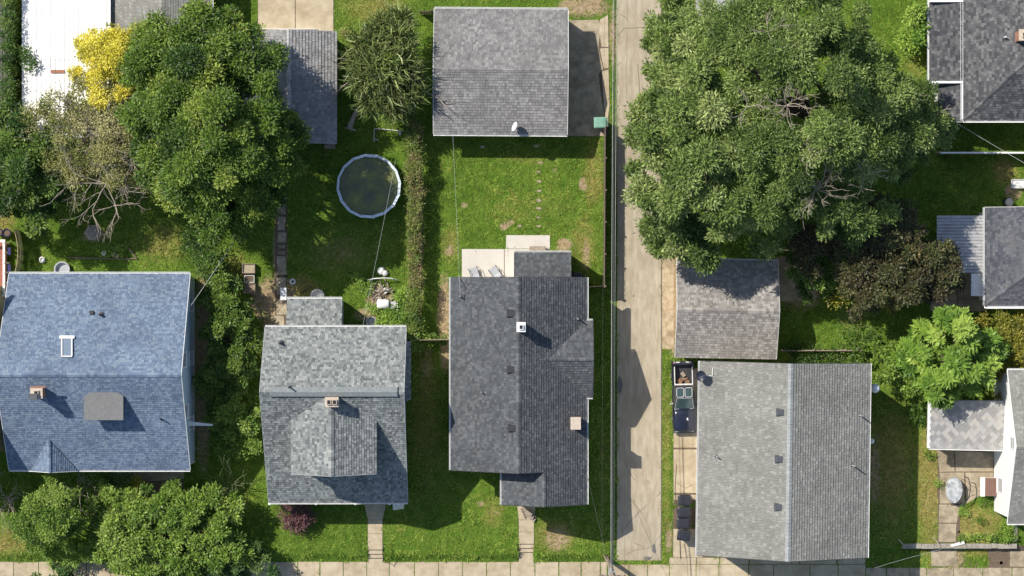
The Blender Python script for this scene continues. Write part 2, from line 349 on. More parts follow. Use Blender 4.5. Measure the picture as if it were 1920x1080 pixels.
# sidewalk: cast slabs one by one
sw = struct('sidewalk', MB().box(-60, 60, W(0,1130)[1], W(0,1053)[1], -.7, -.405), M['soil'], 'concrete sidewalk along the street')
xs = [-300,-250,-205,-160,-115,-68,-22,23,70,115,160,206,252,297,342,388,433,470,513,557,599,643,687,729,777,822,867,912,957,1003,1048,1090,1126,1139]
for a, b in zip(xs[:-1], xs[1:]):
    q = .6 if rnd.random() < .6 else 1.0
    obj('paving_slab', flag(rect(a+q, 1055+rnd.uniform(-.5,.5), b-q, 1128), .02+rnd.uniform(-.008,.008)), M['concrete'], sw)
for a, b in zip([1140,1180,1215,1256,1306,1349,1405,1452,1520,1573,1625,1664,1708,1740,1790,1845,1900,1960,2020], [1180,1215,1256,1306,1349,1405,1452,1520,1573,1625,1664,1708,1740,1790,1845,1900,1960,2020,2080]):
    obj('paving_slab', flag(rect(a+.7, 1060 if a < 1600 else 1066, b-.7, 1128), .02+rnd.uniform(-.006,.006)), M['concrete'] if a < 1600 else M['oldconcrete'], sw)
dv = struct('driveway', strip(1262, 800, 1330, 1060, .004, 16), M['soil'], 'tan concrete driveway beside the long grey house')
for y0, y1 in ((690,756),(757,840),(842,925),(927,1047)):
    obj('paving_slab', flag(rect(1263, y0+.8, 1318, y1-.8), .03), M['concrete'], dv)
for a, b in ((1256,1306),(1308,1349),(1351,1405),(1407,1500),(1502,1570),(1572,1624)):
    obj('paving_slab', flag(rect(a, 1047, b, 1059), .022), M['concrete'], dv)
crack_and_wire_shadow(dv, [(1268,870),(1265,915),(1270,960),(1274,1000),(1277,1050)], .06, .05); crack_and_wire_shadow(dv, [(1283,1020),(1287,1045)], .03, .05); crack_and_wire_shadow(dv, [(1268,905),(1285,915),(1300,908)], .03, .05)
gd = struct('garage_drive', strip(1060, 38, 1142, 256, .004, 4), M['soil'], 'tan concrete apron beside the square garage')
obj('paving_slab', flag([(1060,38),(1123,37),(1126,52),(1122,90),(1131,130),(1122,138),(1127,180),(1138,255),(1060,255)], .03), M['oldconcrete'], gd)
obj('paving_slab', flag([(1125,37),(1140,28),(1141,88),(1128,88),(1124,60)], .035), M['concrete'], gd)
obj('paving_slab', flag([(1128,90),(1141,90),(1141,128),(1132,128),(1125,92)], .028), M['concrete'], gd)
obj('paving_slab', flag([(1128,134),(1141,131),(1143,200),(1137,235),(1131,180)], .03), M['concrete'], gd)
sd = struct('street_drive', strip(483, -120, 626, 62, .004, 4), M['soil'], 'tan concrete drive north of the striped garage')
obj('paving_slab', flag(rect(484, -120, 553, 61), .03), M['concrete'], sd); obj('paving_slab', flag(rect(554.5, -120, 625, 61), .03), M['concrete'], sd)
pt = struct('patio', MB().box(W(867,0)[0], W(1030,0)[0], W(0,521)[1], W(0,467)[1], -.1, .006), M['soil'], 'pale concrete patio behind the dark roofed house')
for r_ in ((866,467,945,524),(946.2,467,1031,524),(949,441,1031,466.2)): obj('paving_slab', flag(rect(*r_), .05), M['patio'], pt)
# garden stepping slabs by the striped garage
gp = struct('garden_path', strip(516, 380, 538, 610, .004, 20), M['soil'], 'worn garden path of slabs beside the lawn')
for i, (x0, y0, x1, y1) in enumerate(((522,330,536,352),(522,358,537,378),(521,384,537,402),(521,406,535,432),(520,436,536,455),(522,459,534,466),(520,470,536,477),(520,480,537,515),(519,520,536,552),(518,560,537,590),(513,592,533,612))):
    obj('paving_slab', flag([(x0+rnd.uniform(-1.5,1.5), y0+rnd.uniform(-1,1)),(x1+rnd.uniform(-1.5,1.5), y0+rnd.uniform(-1,1)),(x1+rnd.uniform(-1.5,1.5), y1),(x0, y1)], .03+rnd.uniform(-.01,.015)), M['oldconcrete'], gp)
# front walks with steps down to the sidewalk
def walk(name, label, xl, xr, slabs, steps, flare=None):
    o = struct(name, MB().add([G(xl-1, slabs[0][0], .003), G(xr+1, slabs[0][0], .003), G(xr+1, slabs[-1][1]-2, .003), G(xl-1, slabs[-1][1]-2, .003)], [(3,2,1,0)]), M['soil'], label)
    for i, (y0, y1) in enumerate(slabs):
        if flare and i == 0: p = [(xl-flare, y0), (xr+flare, y0), (xr+flare*.8, y0+10), (xr, y1-.6), (xl, y1-.6), (xl-flare*.8, y0+10)]
        else: p = rect(xl, y0, xr, y1-.6)
        obj('paving_slab', flag(p, .04), M['concrete'], o)
    n = len(steps)
    for i, (y0, y1) in enumerate(steps):
        x0, ya, _ = W(xl, y0); x1, yb, _ = W(xr, y1); z = .04 - .42*(i+1)/(n+1)
        obj('step', MB().box(x0, x1, yb, ya, -.6, z), M['concrete'], o); ex(xl, y0, xr, y1)
    x0, ya, _ = W(xl, steps[-1][1]); x1, yb, _ = W(xr, 1056); obj('paving_slab', MB().box(x0, x1, yb, ya, -.6, -.37), M['concrete'], o); ex(xl, 1020, xr, 1060)
    return o
walk('front_walk', 'concrete front walk of the house with the wide dormer', 690, 717, [(946,975),(975,1001),(1001,1031)], [(1031,1039),(1039,1047)], 6)
walk('front_walk', 'concrete front walk of the dark roofed house', 973, 1001, [(946,975),(975,998),(998,1020)], [(1020,1028),(1028,1036)], 3)
# right-hand gardens
bp = struct('garden_patio', strip(1757, 840, 1864, 930, .004, 6), M['soil'], 'stained concrete patio by the white gabled house')
obj('path_bed', strip(1758, 930, 1800, 1018, .004, 6), M['soil'], bp)
for p in ([(1757,845),(1788,846),(1790,884),(1762,885)],[(1790,846),(1863,848),(1862,884),(1792,884)],[(1762,886),(1808,886),(1808,944),(1762,944)],[(1810,886),(1862,886),(1862,915),(1836,930),(1812,944)],
          [(1761,946),(1800,946),(1794,980),(1760,980)],[(1760,982),(1793,982),(1792,1016),(1760,1016)]):
    obj('paving_slab', flag(p, .035), M['oldconcrete'], bp)
obj('paving_slab', flag(rect(1748, 1030, 1796, 1063), .03), M['oldconcrete'], bp)
mp_ = struct('side_patio', strip(1744, 512, 1850, 585, .004, 4), M['soil'], 'brown concrete patio by the metal patio cover')
for r_ in ((1745,513,1795,583),(1796.5,513,1848,560),(1796.5,561,1848,583)): obj('paving_slab', flag(rect(*r_), .03), M['oldconcrete'], mp_)
ap = struct('garage_apron', strip(1455, 490, 1520, 565, .004, 4), M['soil'], 'tan concrete behind the garage under the trees')
obj('paving_slab', flag([(1455,482),(1475,480),(1530,535),(1530,565),(1455,565)], .03), M['oldconcrete'], ap)
fp = struct('porch_path', strip(205, 870, 345, 928, .004, 4), M['soil'], 'grey concrete before the blue roofed house')
for p in ([(212,872),(245,872),(250,926),(218,926)],[(247,872),(345,872),(345,898),(252,904)]): obj('paving_slab', flag(p, .03), M['oldconcrete'], fp)
sg = struct('side_path', strip(1855, 1020, 1990, 1066, .004, 4), M['soil'], 'concrete walk at the corner of the white gabled house')
obj('paving_slab', flag(rect(1896,1030,1930,1064), .03), M['oldconcrete'], sg); obj('paving_slab', flag(rect(1931,1030,1990,1064), .03), M['oldconcrete'], sg)
for r_ in ((848,520,1108,880),(944,880,1098,940),(497,608,765,945),(537,560,642,610),(813,20,1063,250),(0,515,360,882),(1312,680,1622,1040),(1270,492,1455,668),(450,60,630,266),(1745,10,2050,222),
           (1848,390,2050,570),(1745,750,1890,842),(1865,690,2050,975),(40,0,205,258),(210,-100,395,55),(632,288,755,412),(-100,520,10,880)): ex(*r_)
def grass():
    rng = np.random.default_rng(7); n = 460000
    px = rng.uniform(-80, 2000, n); py = rng.uniform(-60, 1110, n)
    d = mask(px, py, DIRT); dry = mask(px, py, DRY)
    ok = ~EX[(py+100).astype(int), (px+100).astype(int)] & (rng.random(n) > d*1.05)
    px, py, dry = px[ok], py[ok], dry[ok]; n = len(px)
    x = (px-960)/S; y = (540-py)/S; z = gz_px(px, py)
    # tufts: neighbouring blades share a lean and a tone
    cell = (np.floor(x/.35).astype(int)*7919 + np.floor(y/.35).astype(int)*104729) & 0xffff
    tone = np.random.default_rng(1).random(65536)[cell]; lean = np.random.default_rng(2).random(65536)[cell]*6.283
    a = lean + rng.normal(0, .9, n); l = rng.uniform(.09, .26, n)*(.6+.6*tone); h = rng.uniform(.02, .11, n)*(.4+1.1*tone); w = rng.uniform(.02, .048, n)
    ca, sa = np.cos(a), np.sin(a); b = np.stack([x, y, z], -1)
    V = np.stack([b + np.stack([-sa*w, ca*w, np.zeros(n)], -1), b + np.stack([sa*w, -ca*w, np.zeros(n)], -1), b + np.stack([ca*l, sa*l, h], -1)], 1).reshape(-1, 3)
    F = np.arange(3*n).reshape(-1, 3)
    lo = np.sin(x*.9+1.3*np.sin(y*.7))*np.sin(y*.8+1.1*np.sin(x*.55)) + .6*np.sin(x*2.3+y*1.1)*np.sin(y*2.9-x*.8)
    t = np.clip(.17 + .3*tone + .13*lo + .6*dry*(rng.random(n) < .8), 0, 1)
    me = mesh_np('grass', V, F, {'tint': np.repeat(t, 3)})
    o = link('grass', me, leaf_mat('grass_blade', [(.09,.15,.022),(.168,.255,.038),(.25,.335,.058),(.34,.33,.085),(.41,.33,.13)], .4, .7, .42, .1), kind='stuff')
    tag(o, 'short mown grass of the lawns', 'grass')
grass()
# ------------------------------------------------------------------ roofs and houses
def span(poly, v):
    """u-interval of a convex polygon (u,v) at height v"""
    us = []
    n = len(poly)
    for i in range(n):
        (u0, v0), (u1, v1) = poly[i], poly[(i+1) % n]
        if min(v0, v1) - 1e-6 <= v <= max(v0, v1) + 1e-6:
            if abs(v1-v0) < 1e-6: us += [u0, u1]
            else: us.append(u0 + (u1-u0)*(v-v0)/(v1-v0))
    return (min(us), max(us)) if us else None
def shingles(V, F, pts, rng, e=.2, tw=.33, lift=.028, udir=None):
    """lay tabs over a sloping polygon whose first edge is the eave"""
    p0 = Vector(pts[0]); n = normal(pts)
    if n.z < 0: n = -n
    u = (Vector(udir) if udir else Vector(pts[1]) - p0); u = (u - n*u.dot(n)).normalized(); v = n.cross(u)
    if v.z < 0: u = -u; v = n.cross(u)
    q = [((Vector(p)-p0).dot(u), (Vector(p)-p0).dot(v)) for p in pts]
    vmax = max(b for a, b in q); r = 0; vv = 0.0
    while vv < vmax - .02:
        v1 = min(vv + e, vmax); s0 = span(q, vv + 1e-4); s1 = span(q, v1 - 1e-4)
        if s0 and s1:
            lo = min(s0[0], s1[0]); hi = max(s0[1], s1[1]); a = lo - rng.random()*tw
            while a < hi:
                b = a + tw*rng.uniform(.7, 1.35)
                if hi - b < tw*.3: b = hi
                c0, c1 = max(a+.006, s0[0]), min(b-.006, s0[1]); d0, d1 = max(a+.006, s1[0]), min(b-.006, s1[1])
                if c1 - c0 > .03 or d1 - d0 > .03:
                    if c1 < c0: c0 = c1 = (c0+c1)/2
                    if d1 < d0: d0 = d1 = (d0+d1)/2
                    t = lift*rng.uniform(.75, 1.25); o = len(V)
                    for uu, w_, hh in ((c0,vv,.004),(c1,vv,.004),(c0,vv,t),(c1,vv,t),(d1,v1+.012,.006),(d0,v1+.012,.006)):
                        V.append(tuple(p0 + u*uu + v*w_ + n*hh))
                    F.append((o,o+1,o+3,o+2)); F.append((o+2,o+3,o+4,o+5)); F.append((o+1,o+4,o+3,o+3)); F.append((o+5,o,o+2,o+2))
                a = b
        vv += e; r += 1
def shingle_obj(slopes, mat, parent, seed, e=.2, tw=.33, lift=.028):
    rng = random.Random(seed); V = []; F = []
    for p, ud in slopes: shingles(V, F, p, rng, e, tw, lift, ud)
    mb = MB(); mb.v = V; mb.f = [tuple(dict.fromkeys(f)) for f in F]
    return obj('shingles', mb, mat, parent, kind='stuff')
def ridge_cap(a, b, mat, parent, w=.16, step=.27, seed=1, name='ridge_cap'):
    a, b = Vector(a), Vector(b); L_ = (b-a).length; d = (b-a)/L_; s_ = Vector((-d.y, d.x, 0)).normalized(); mb = MB(); rng = random.Random(seed); t = 0
    while t < L_:
        t1 = min(t+step*1.05, L_); p, q = a+d*t, a+d*t1; k = .05+rng.uniform(0,.012); dn = Vector((0,0,-w*.42))
        up = Vector((0,0,k)); up2 = Vector((0,0,k-.022))
        mb.add([p-s_*w+dn+up, p+up, p+s_*w+dn+up, q-s_*w+dn+up2, q+up2, q+s_*w+dn+up2, p-s_*w+dn, p+s_*w+dn], [(0,1,4,3),(1,2,5,4),(6,7,2,1,0)]); t += step
    return obj(name, mb, mat, parent)
def gutter(a, b, parent, mat=None, out=None, w=.13):
    """open trough along an eave; out = outward direction"""
    a, b, out = Vector(a), Vector(b), Vector(out).normalized(); mb = MB()
    pr = [(0.0,.02),(0.0,-.1),(w*.7,-.1),(w,.03),(w-.022,.03),(w*.66,-.08),(.02,-.08),(.02,.02)]
    ring = lambda p: [p + out*x + Vector((0,0,z)) for x, z in pr]
    mb.loft([ring(a), ring(b)]); return obj('gutter', mb, mat or M['white'], parent)
def board(a, b, parent, mat, w=.03, h=.16, name='rake_board'):
    a, b = Vector(a), Vector(b); d = (b-a).normalized(); s_ = Vector((-d.y, d.x, 0)).normalized()*w/2; z1 = Vector((0,0,.035)); z0 = Vector((0,0,.035-h)); mb = MB()
    mb.loft([[a-s_+z0, a+s_+z0, a+s_+z1, a-s_+z1], [b-s_+z0, b+s_+z0, b+s_+z1, b-s_+z1]]); return obj(name, mb, mat, parent)
def window(par, c, ax, sgn, w=.9, h=1.3, mat=None):
    """window on a wall; ax = axis of the wall normal (0 x, 1 y)"""
    def bx(mb, a0, a1, z0, z1, d0, d1):
        if ax == 0: mb.box(c[0]+sgn*d0, c[0]+sgn*d1, c[1]+a0, c[1]+a1, c[2]+z0, c[2]+z1)
        else: mb.box(c[0]+a0, c[0]+a1, c[1]+sgn*d0, c[1]+sgn*d1, c[2]+z0, c[2]+z1)
    f = MB(); t = .08
    bx(f, -w/2-t, -w/2, -h/2-t, h/2+t, 0, .06); bx(f, w/2, w/2+t, -h/2-t, h/2+t, 0, .06); bx(f, -w/2, w/2, h/2, h/2+t, 0, .06); bx(f, -w/2, w/2, -h/2-t, -h/2, 0, .06); bx(f, -w/2, w/2, -.03, .03, .021, .05)
    o = obj('window', f, mat or M['white'], par); g = MB(); bx(g, -w/2, w/2, -h/2, h/2, .003, .02); obj('pane', g, M['glass'], o)
    s_ = MB(); bx(s_, -w/2-.12, w/2+.12, -h/2-t-.06, -h/2-t-.003, 0, .12); obj('sill', s_, mat or M['white'], o); return o
def box_vent(par, p, w=.42, mat=None, rz=0):
    mb = MB(); x, y, z = p; mb.obox((x,y,z-.06), (w*1.25, w*1.25, .085), rz); mb.obox((x,y,z), (w*.8, w*.8, .14), rz); mb.obox((x+.02,y,z+.14), (w*1.05, w, .05), rz, .85)
    return obj('roof_vent', mb, mat or M['vent'], par)
def pipe(par, p, h=.55, r=.06, mat=None, flash=True):
    mb = MB().lathe([(r,-.15),(r,h),(r*.7,h),(r*.7,h-.1)], p, 10); o = obj('vent_pipe', mb, mat or M['lead'], par)
    if flash: obj('flashing', MB().lathe([(r*2.6,-.1),(r*2.4,.03),(r*1.1,.12)], p, 10), M['vent'], o)
    return o
def chimney(par, p, sx, sy, h0, h1, mat, flues=1, capmat=None):
    x, y = p[:2]; o = obj('chimney', MB().box(x-sx/2, x+sx/2, y-sy/2, y+sy/2, h0, h1), mat, par)
    c = MB(); c.obox((x,y,h1), (sx+.12, sy+.12, .1)); obj('chimney_cap', c, capmat or M['cap'], o)
    for i in range(flues):
        fx = x + (i-(flues-1)/2)*sx*.48; mb = MB(); k = .14
        mb.obox((fx,y,h1+.1), (k*2.3, k*2.6, .16)); obj('flue', mb, capmat or M['cap'], o)
        obj('flue_opening', MB().obox((fx,y,h1+.262), (k*1.6, k*1.9, .012)), M['soot'], o)
    return o
class House:
    def __init__(s, name, label, cat, base, rz=0.0):
        s.root = thing(name, label, cat, base, rz); s.slopes = []; s.deck = MB()
    def slope(s, *pts, t=.12, udir=None):
        s.slopes.append((pts, udir)); s.deck.slab3([Vector(p) for p in pts], t)
    def finish(s, mat, seed, e=.19, tw=.24, lift=.028, deckmat=None):
        s.roof = obj('roof', s.deck, deckmat or M['darkboard'], s.root)
        if mat: shingle_obj(s.slopes, mat, s.roof, seed, e, tw, lift)
        return s.roof
def walls_gable(root, ax, a0, a1, b0, br, b1, h0, hr, h1, mat, zb=-.6, drop=.14):
    """pentagon prism below a gable roof; a along the ridge, b across; heights are roof heights at b0, br, b1"""
    P_ = (lambda a, b, z: (a, b, z)) if ax == 'x' else (lambda a, b, z: (b, a, z))
    ring = lambda a: [P_(a,b0,zb), P_(a,b1,zb), P_(a,b1,h1-drop), P_(a,br,hr-drop), P_(a,b0,h0-drop)]
    return obj('wall', MB().loft([ring(a0), ring(a1)]), mat, root)
def gable_roof(H, ax, a0, a1, b0, br, b1, h0, hr, h1, siding, trim, cap, over=.35, gut=(True, True), wall=True, zb=-.6, rake=True, capw=.16):
    P_ = (lambda a, b, z: (a, b, z)) if ax == 'x' else (lambda a, b, z: (b, a, z))
    H.slope(P_(a0,b0,h0), P_(a1,b0,h0), P_(a1,br,hr), P_(a0,br,hr)); H.slope(P_(a1,b1,h1), P_(a0,b1,h1), P_(a0,br,hr), P_(a1,br,hr))
    s0 = (hr-h0)/(br-b0); s1 = (hr-h1)/(b1-br)
    if wall: walls_gable(H.root, ax, a0+over, a1-over, b0+over, br, b1-over, h0+s0*over, hr, h1+s1*over, siding, zb)
    H.after = getattr(H, 'after', [])
    def later():
        o0 = P_(0,-1,0); o1 = P_(0,1,0)
        if gut[0]: gutter(P_(a0,b0,h0-.02), P_(a1,b0,h0-.02), H.roof, trim, o0)
        if gut[1]: gutter(P_(a0,b1,h1-.02), P_(a1,b1,h1-.02), H.roof, trim, o1)
        if rake:
            for a in (a0-.018, a1+.018):
                board(P_(a,b0,h0), P_(a,br,hr), H.roof, rake if rake is not True else trim); board(P_(a,br,hr), P_(a,b1,h1), H.roof, rake if rake is not True else trim)
        if cap: ridge_cap(P_(a0,br,hr), P_(a1,br,hr), cap, H.roof, capw)
    H.after.append(later)
def done(H):
    for f in getattr(H, 'after', []): f()
def wins(root, lst, **k):
    for c, ax, sgn, w, h in lst: window(root, c, ax, sgn, w, h, **k)
def X(px, h=0): return W(px, 540, h)[0]
def Yp(py, h=0): return W(960, py, h)[1]

SH = {}
SH['blue'] = shingle_mat('blue_shingle', [(0.094, 0.129, 0.192), (0.121, 0.163, 0.233), (0.146, 0.192, 0.259), (0.183, 0.231, 0.29)], streak=.17)
SH['grey'] = shingle_mat('mottled_grey_shingle', [(0.103, 0.113, 0.117), (0.156, 0.169, 0.17), (0.191, 0.205, 0.203), (0.226, 0.241, 0.235), (0.289, 0.302, 0.289)], streak=.18)
SH['dark'] = shingle_mat('charcoal_shingle', [(0.06, 0.065, 0.071), (0.075, 0.082, 0.088), (0.089, 0.096, 0.102), (0.119, 0.125, 0.129)], streak=.17)
SH['light'] = shingle_mat('pale_grey_shingle', [(0.187, 0.186, 0.17), (0.205, 0.203, 0.185), (0.218, 0.216, 0.198), (0.268, 0.264, 0.241)], streak=.18)
SH['old'] = shingle_mat('weathered_grey_shingle', [(0.151, 0.148, 0.148), (0.192, 0.187, 0.186), (0.23, 0.225, 0.222), (0.274, 0.271, 0.263)], streak=.12, stain=(.13,.127,.125))
SH['oldbrown'] = shingle_mat('weathered_taupe_shingle', [(0.166, 0.155, 0.145), (0.228, 0.212, 0.197), (0.279, 0.265, 0.243), (0.342, 0.321, 0.296)], streak=.14, stain=(.19,.18,.165))
SH['striped'] = shingle_mat('striped_grey_shingle', [(.2,.197,.195),(.24,.236,.232),(.27,.265,.26),(.31,.305,.3)], streak=.12)
SH['asphalt'] = shingle_mat('dark_asphalt_shingle', [(.05,.052,.058),(.075,.077,.083),(.1,.1,.105),(.15,.15,.15)], streak=.12)
SH['navy'] = shingle_mat('slate_shingle', [(0.054, 0.06, 0.075), (0.078, 0.084, 0.099), (0.102, 0.108, 0.12), (0.132, 0.135, 0.144)], streak=.25, stain=(.13,.13,.135))

# --- blue roofed house
H = House('house', 'house with a bright blue shingled gable roof and pale blue walls', 'house', (*W(185,700)[:2], 0))
eN, eS, rg = 4.0, 4.0, 8.0
bx0, bx1 = X(17,4), X(356.5,4)
gable_roof(H, 'x', bx0, bx1, Yp(881,eS), Yp(703,rg), Yp(513,eN), eS, rg, eN, M['blue_siding'], M['white'], SH['blue'], .3)
# small gable over the porch bay at the south eave
g0, gr, g1 = X(57,4.1), X(92,5.2), X(146,4.1); ye = Yp(882,4.05)-.03
def on_blue(y): return 4.0 + (8.0-4.0)*(y-Yp(881,4))/(Yp(703,8)-Yp(881,4))
yp = Yp(824,5.3); zp = on_blue(yp)+.05
H.slope((g0,ye,4.06), (gr,yp,zp), (gr,ye,5.12), udir=(0,1,0)); H.slope((g1,ye,4.06), (gr,yp,zp), (gr,ye,5.12), udir=(0,1,0))
R = H.finish(SH['blue'], 1, .165, .22, .035); done(H)
board((g0,ye-.03,4.06), (gr,ye-.03,5.12), R, M['white']); board((gr,ye-.03,5.12), (g1,ye-.03,4.06), R, M['white'])
ridge_cap((gr,ye,5.14), (gr,yp,zp+.02), SH['blue'], R, .13)
def on_blue_n(y): return 4.0 + 4.0*(Yp(513,4)-y)/(Yp(513,4)-Yp(703,8))
def bpt(px, py):
    h = 5.0
    for _ in range(8):
        y = Yp(py, h); h = on_blue(y) if py > 703 else on_blue_n(y)
    return (X(px,h), Yp(py,h), h)
p = bpt(190,590); pipe(R, p, .45, .09, M['black_metal']); p = bpt(172,587); box_vent(R, p, .28, M['black_metal'])
p = bpt(302,785); pipe(R, p, .5, .05, M['black_metal'])
# skylight
p = bpt(126,650); q = bpt(126,668); mb = MB(); sx = .36
p0, p1 = Vector(bpt(126,634)), Vector(bpt(126,670)); n = normal([p0, p1, p1+Vector((1,0,0))]); n = n if n.z > 0 else -n
d = (p1-p0).normalized(); e_ = Vector((1,0,0))
def sbar(a, b, w_, h_, mat, name, par):
    a, b = Vector(a), Vector(b); dd = (b-a).normalized(); s_ = n.cross(dd)*w_/2; mb = MB()
    mb.loft([[a-s_, a+s_, a+s_+n*h_, a-s_+n*h_], [b-s_, b+s_, b+s_+n*h_, b-s_+n*h_]]); return obj(name, mb, mat, par)
skl = obj('skylight', MB().slab3([p0-e_*sx+n*.1, p0+e_*sx+n*.1, p1+e_*sx+n*.1, p1-e_*sx+n*.1], .14), M['skyglass'], R)
for a, b in ((p0-e_*sx, p1-e_*sx),(p0+e_*sx, p1+e_*sx),(p1-e_*sx, p1+e_*sx)): sbar(a, b, .09, .17, M['offwhite'], 'frame', skl)
sbar(p0-e_*(sx+.18), p0+e_*(sx+.18), .22, .18, M['white'], 'frame', skl)
# chimney with metal hood
p = bpt(76,735); ch = chimney(R, (p[0], p[1]), .75, .7, p[2]-.8, p[2]+1.15, M['brick'], 1); obj('hood', MB().obox((p[0]-.2,p[1]-.25,p[2]+1.42), (.62,.42,.12)), M['vent'], ch); obj('hood', MB().obox((p[0]+.1,p[1]+.42,p[2]+1.2), (1.1,.1,.09)), M['brick'], ch)
# flat-topped dormer
dx0, dx1, dn, ds = X(157,7.4), X(231,7.3), Yp(727,7.6), Yp(787,6.9); xm = (dx0+dx1)/2; hz = on_blue(Yp(735,7.5))
dm = obj('dormer', MB().prism([(dx0+.22,ds+.25),(dx1-.22,ds+.25),(dx1-.22,dn-.6),(dx1-1.1,dn),(dx0+1.1,dn),(dx0+.22,dn-.65)], on_blue(ds)-.3, hz-.161), M['blue_siding'], R)
dt = [(dx0,ds,hz-.12),(dx1,ds,hz-.12),(dx1,dn-.6,hz),(dx1-1.05,dn+.05,hz+.06),(dx0+1.0,dn+.05,hz+.06),(dx0,dn-.65,hz)]
obj('dormer_roof', MB().prism([(x,y) for x,y,z in dt], hz-.16, hz), surf('dormer_felt', tones((.165,.165,.165), .85, 1.12), 5, .95, .3), dm)
window(dm, (xm, ds+.25, hz-.75), 1, -1, 1.4, .7)
ye_ = bx1-.3
wins(H.root, [((ye_, Yp(670), 4.9),0,1,1.0,1.2),((ye_, Yp(765),4.2),0,1,.9,1.2),((ye_, Yp(790),1.7),0,1,.9,1.3),((ye_, Yp(570),1.8),0,1,.9,1.3),((ye_, Yp(670),1.8),0,1,.9,1.3)])
obj('awning', MB().slab3([(ye_,Yp(785),2.9),(ye_,Yp(793),2.9),(ye_+1.75,Yp(794),2.6),(ye_+1.75,Yp(791),2.6)], .07), M['white'], H.root)
obj('downspout', MB().tube([(bx1-.2,Yp(878,4),3.9),(bx1-.28,Yp(872,3),3.4),(bx1-.28,Yp(872,3),.1)], .05, 6), M['white'], H.root)
ys_ = Yp(881,4)+.3
wins(H.root, [((X(60), ys_, 1.9),1,-1,1.2,1.4),((X(300), ys_, 1.9),1,-1,1.4,1.4),((X(160), ys_, 1.9),1,-1,1.0,1.4)])
dr = obj('door', MB().box(X(222), X(245), ys_-.06, ys_, .1, 2.2), M['brick'], H.root); obj('handle', MB().lathe([(.02,0),(.035,.03),(.02,.06)], (X(243), ys_-.1, 1.1), 8), M['galv'], dr)

# --- grey house with wide dormer
H = House('house', 'house with mottled grey shingles and a wide gabled dormer in front', 'house', (*W(628,770)[:2], 0))
rg, eS, eN = 8.5, 3.25, 5.4
hx0, hx1 = X(499,4.8), X(763.5,4.0)
yS, yR, yN = Yp(942,eS), Yp(735,rg), Yp(613,eN)
gable_roof(H, 'x', hx0, hx1, yS, yR, yN, eS, rg, eN, M['grey_siding'], M['white'], None, .3, rake=M['greytrim'])
def on_g(y): return eS + (rg-eS)*(y-yS)/(yR-yS)
# dormer: ridge along y, level with the main ridge
dr_h = 8.45; de = 7.2; xr = X(621,dr_h); xl = X(546,de); xrr = X(706,de); yf = Yp(891,dr_h)
def y_at(h): return yS + (h-eS)/(rg-eS)*(yR-yS)
H.slope((xl,yf,de), (xl,y_at(de)+.02,de+.02), (xr,y_at(dr_h)-.02,dr_h+.02), (xr,yf-.06,dr_h)); H.slope((xrr,yf,de), (xrr,y_at(de)+.02,de+.02), (xr,y_at(dr_h)-.02,dr_h+.02), (xr,yf-.06,dr_h))
# rear addition and the little side roof
H.slope((X(641.5,2.9),Yp(560,2.9),2.9), (X(538,2.9),Yp(560,2.9),2.9), (X(536.5,3.6),Yp(612,3.5),3.6), (X(641,3.6),Yp(612,3.5),3.6))
H.slope((X(770,3.0),Yp(750,3),3.0), (X(770,3.0),Yp(640,3),3.0), (X(757,3.4),Yp(640,3.4),3.4), (X(757,3.4),Yp(750,3.4),3.4))
R = H.finish(SH['grey'], 2, .19, .19, .04); done(H)
obj('ridge_vent', MB().loft([[ (x, yR+dy, rg+dz) for dy, dz in ((-.32,-.13),(.36,-.14),(.36,-.02),(0,.13),(-.32,-.01))] for x in (X(505,8.6), X(745,8.6))]), surf('ridge_vent_shingle', tones((.2,.22,.222), .75, 1.15), 6, .95), R)
ridge_cap((xr,yf-.06,dr_h+.03), (xr,y_at(dr_h)-.6,dr_h+.05), SH['grey'], R, .2)
obj('dormer', MB().loft([[ (xl+.25,y,on_g(yf)-.2), (xrr-.25,y,on_g(yf)-.2), (xrr-.25,y,de-.05), (xr,y,dr_h-.2), (xl+.25,y,de-.05)] for y in (yf+.25, yf+4.6)]), M['grey_siding'], R)
board((xl,yf-.03,de), (xr,yf-.09,dr_h), R, M['greytrim']); board((xr,yf-.09,dr_h), (xrr,yf-.03,de), R, M['greytrim'])
chimney(R, (X(622,9.4), Yp(754,9.4)), .82, .58, 7.5, 9.25, M['cap'], 2, M['cap'])
h_ = eN + (rg-eN)*(yN-Yp(645,6.2))/(yN-yR); pipe(R, (X(527,6.2), Yp(643,6.2), h_), .45, .09, M['black_metal']); pipe(R, (X(543,8.6), Yp(726,8.6), 8.35), .8, .06, M['black_metal'])
gutter((X(538,2.9),Yp(560,2.9),2.88), (X(641.5,2.9),Yp(560,2.9),2.88), R, M['white'], (0,1,0))
obj('addition_wall', MB().box(X(541,2.9), X(638,2.9), Yp(616), Yp(564), -.6, 2.78), M['grey_siding'], H.root)
obj('side_bay', MB().box(hx1-.4, X(767.5), Yp(748), Yp(642), -.6, 2.95), M['grey_siding'], H.root)
wins(H.root, [((xr-1.3,yf+.25,6.6),1,-1,1.0,1.1),((xr+1.3,yf+.25,6.6),1,-1,1.0,1.1),((hx1-.3,yR,6.3),0,1,.9,1.2),((hx1-.3,Yp(860),1.8),0,1,.9,1.2),((hx0+.3,Yp(680),1.8),0,-1,.9,1.2)])
for x in (515, 600, 672, 735, 752): obj('porch_post', MB().obox((X(x), Yp(936), 0), (.16,.16,3.2)), M['white'], H.root)
obj('downspout', MB().tube([(X(744),Yp(946,3.1),3.1),(X(744),Yp(946,3.1),.2)], .05, 6), M['white'], H.root)
obj('door_hood', MB().slab3([(X(736,2.9),Yp(943,2.9),2.9),(X(758,2.9),Yp(943,2.9),2.9),(X(757,2.5),Yp(954,2.5),2.5),(X(737,2.5),Yp(957,2.5),2.5)], .05), M['galv'], H.root)

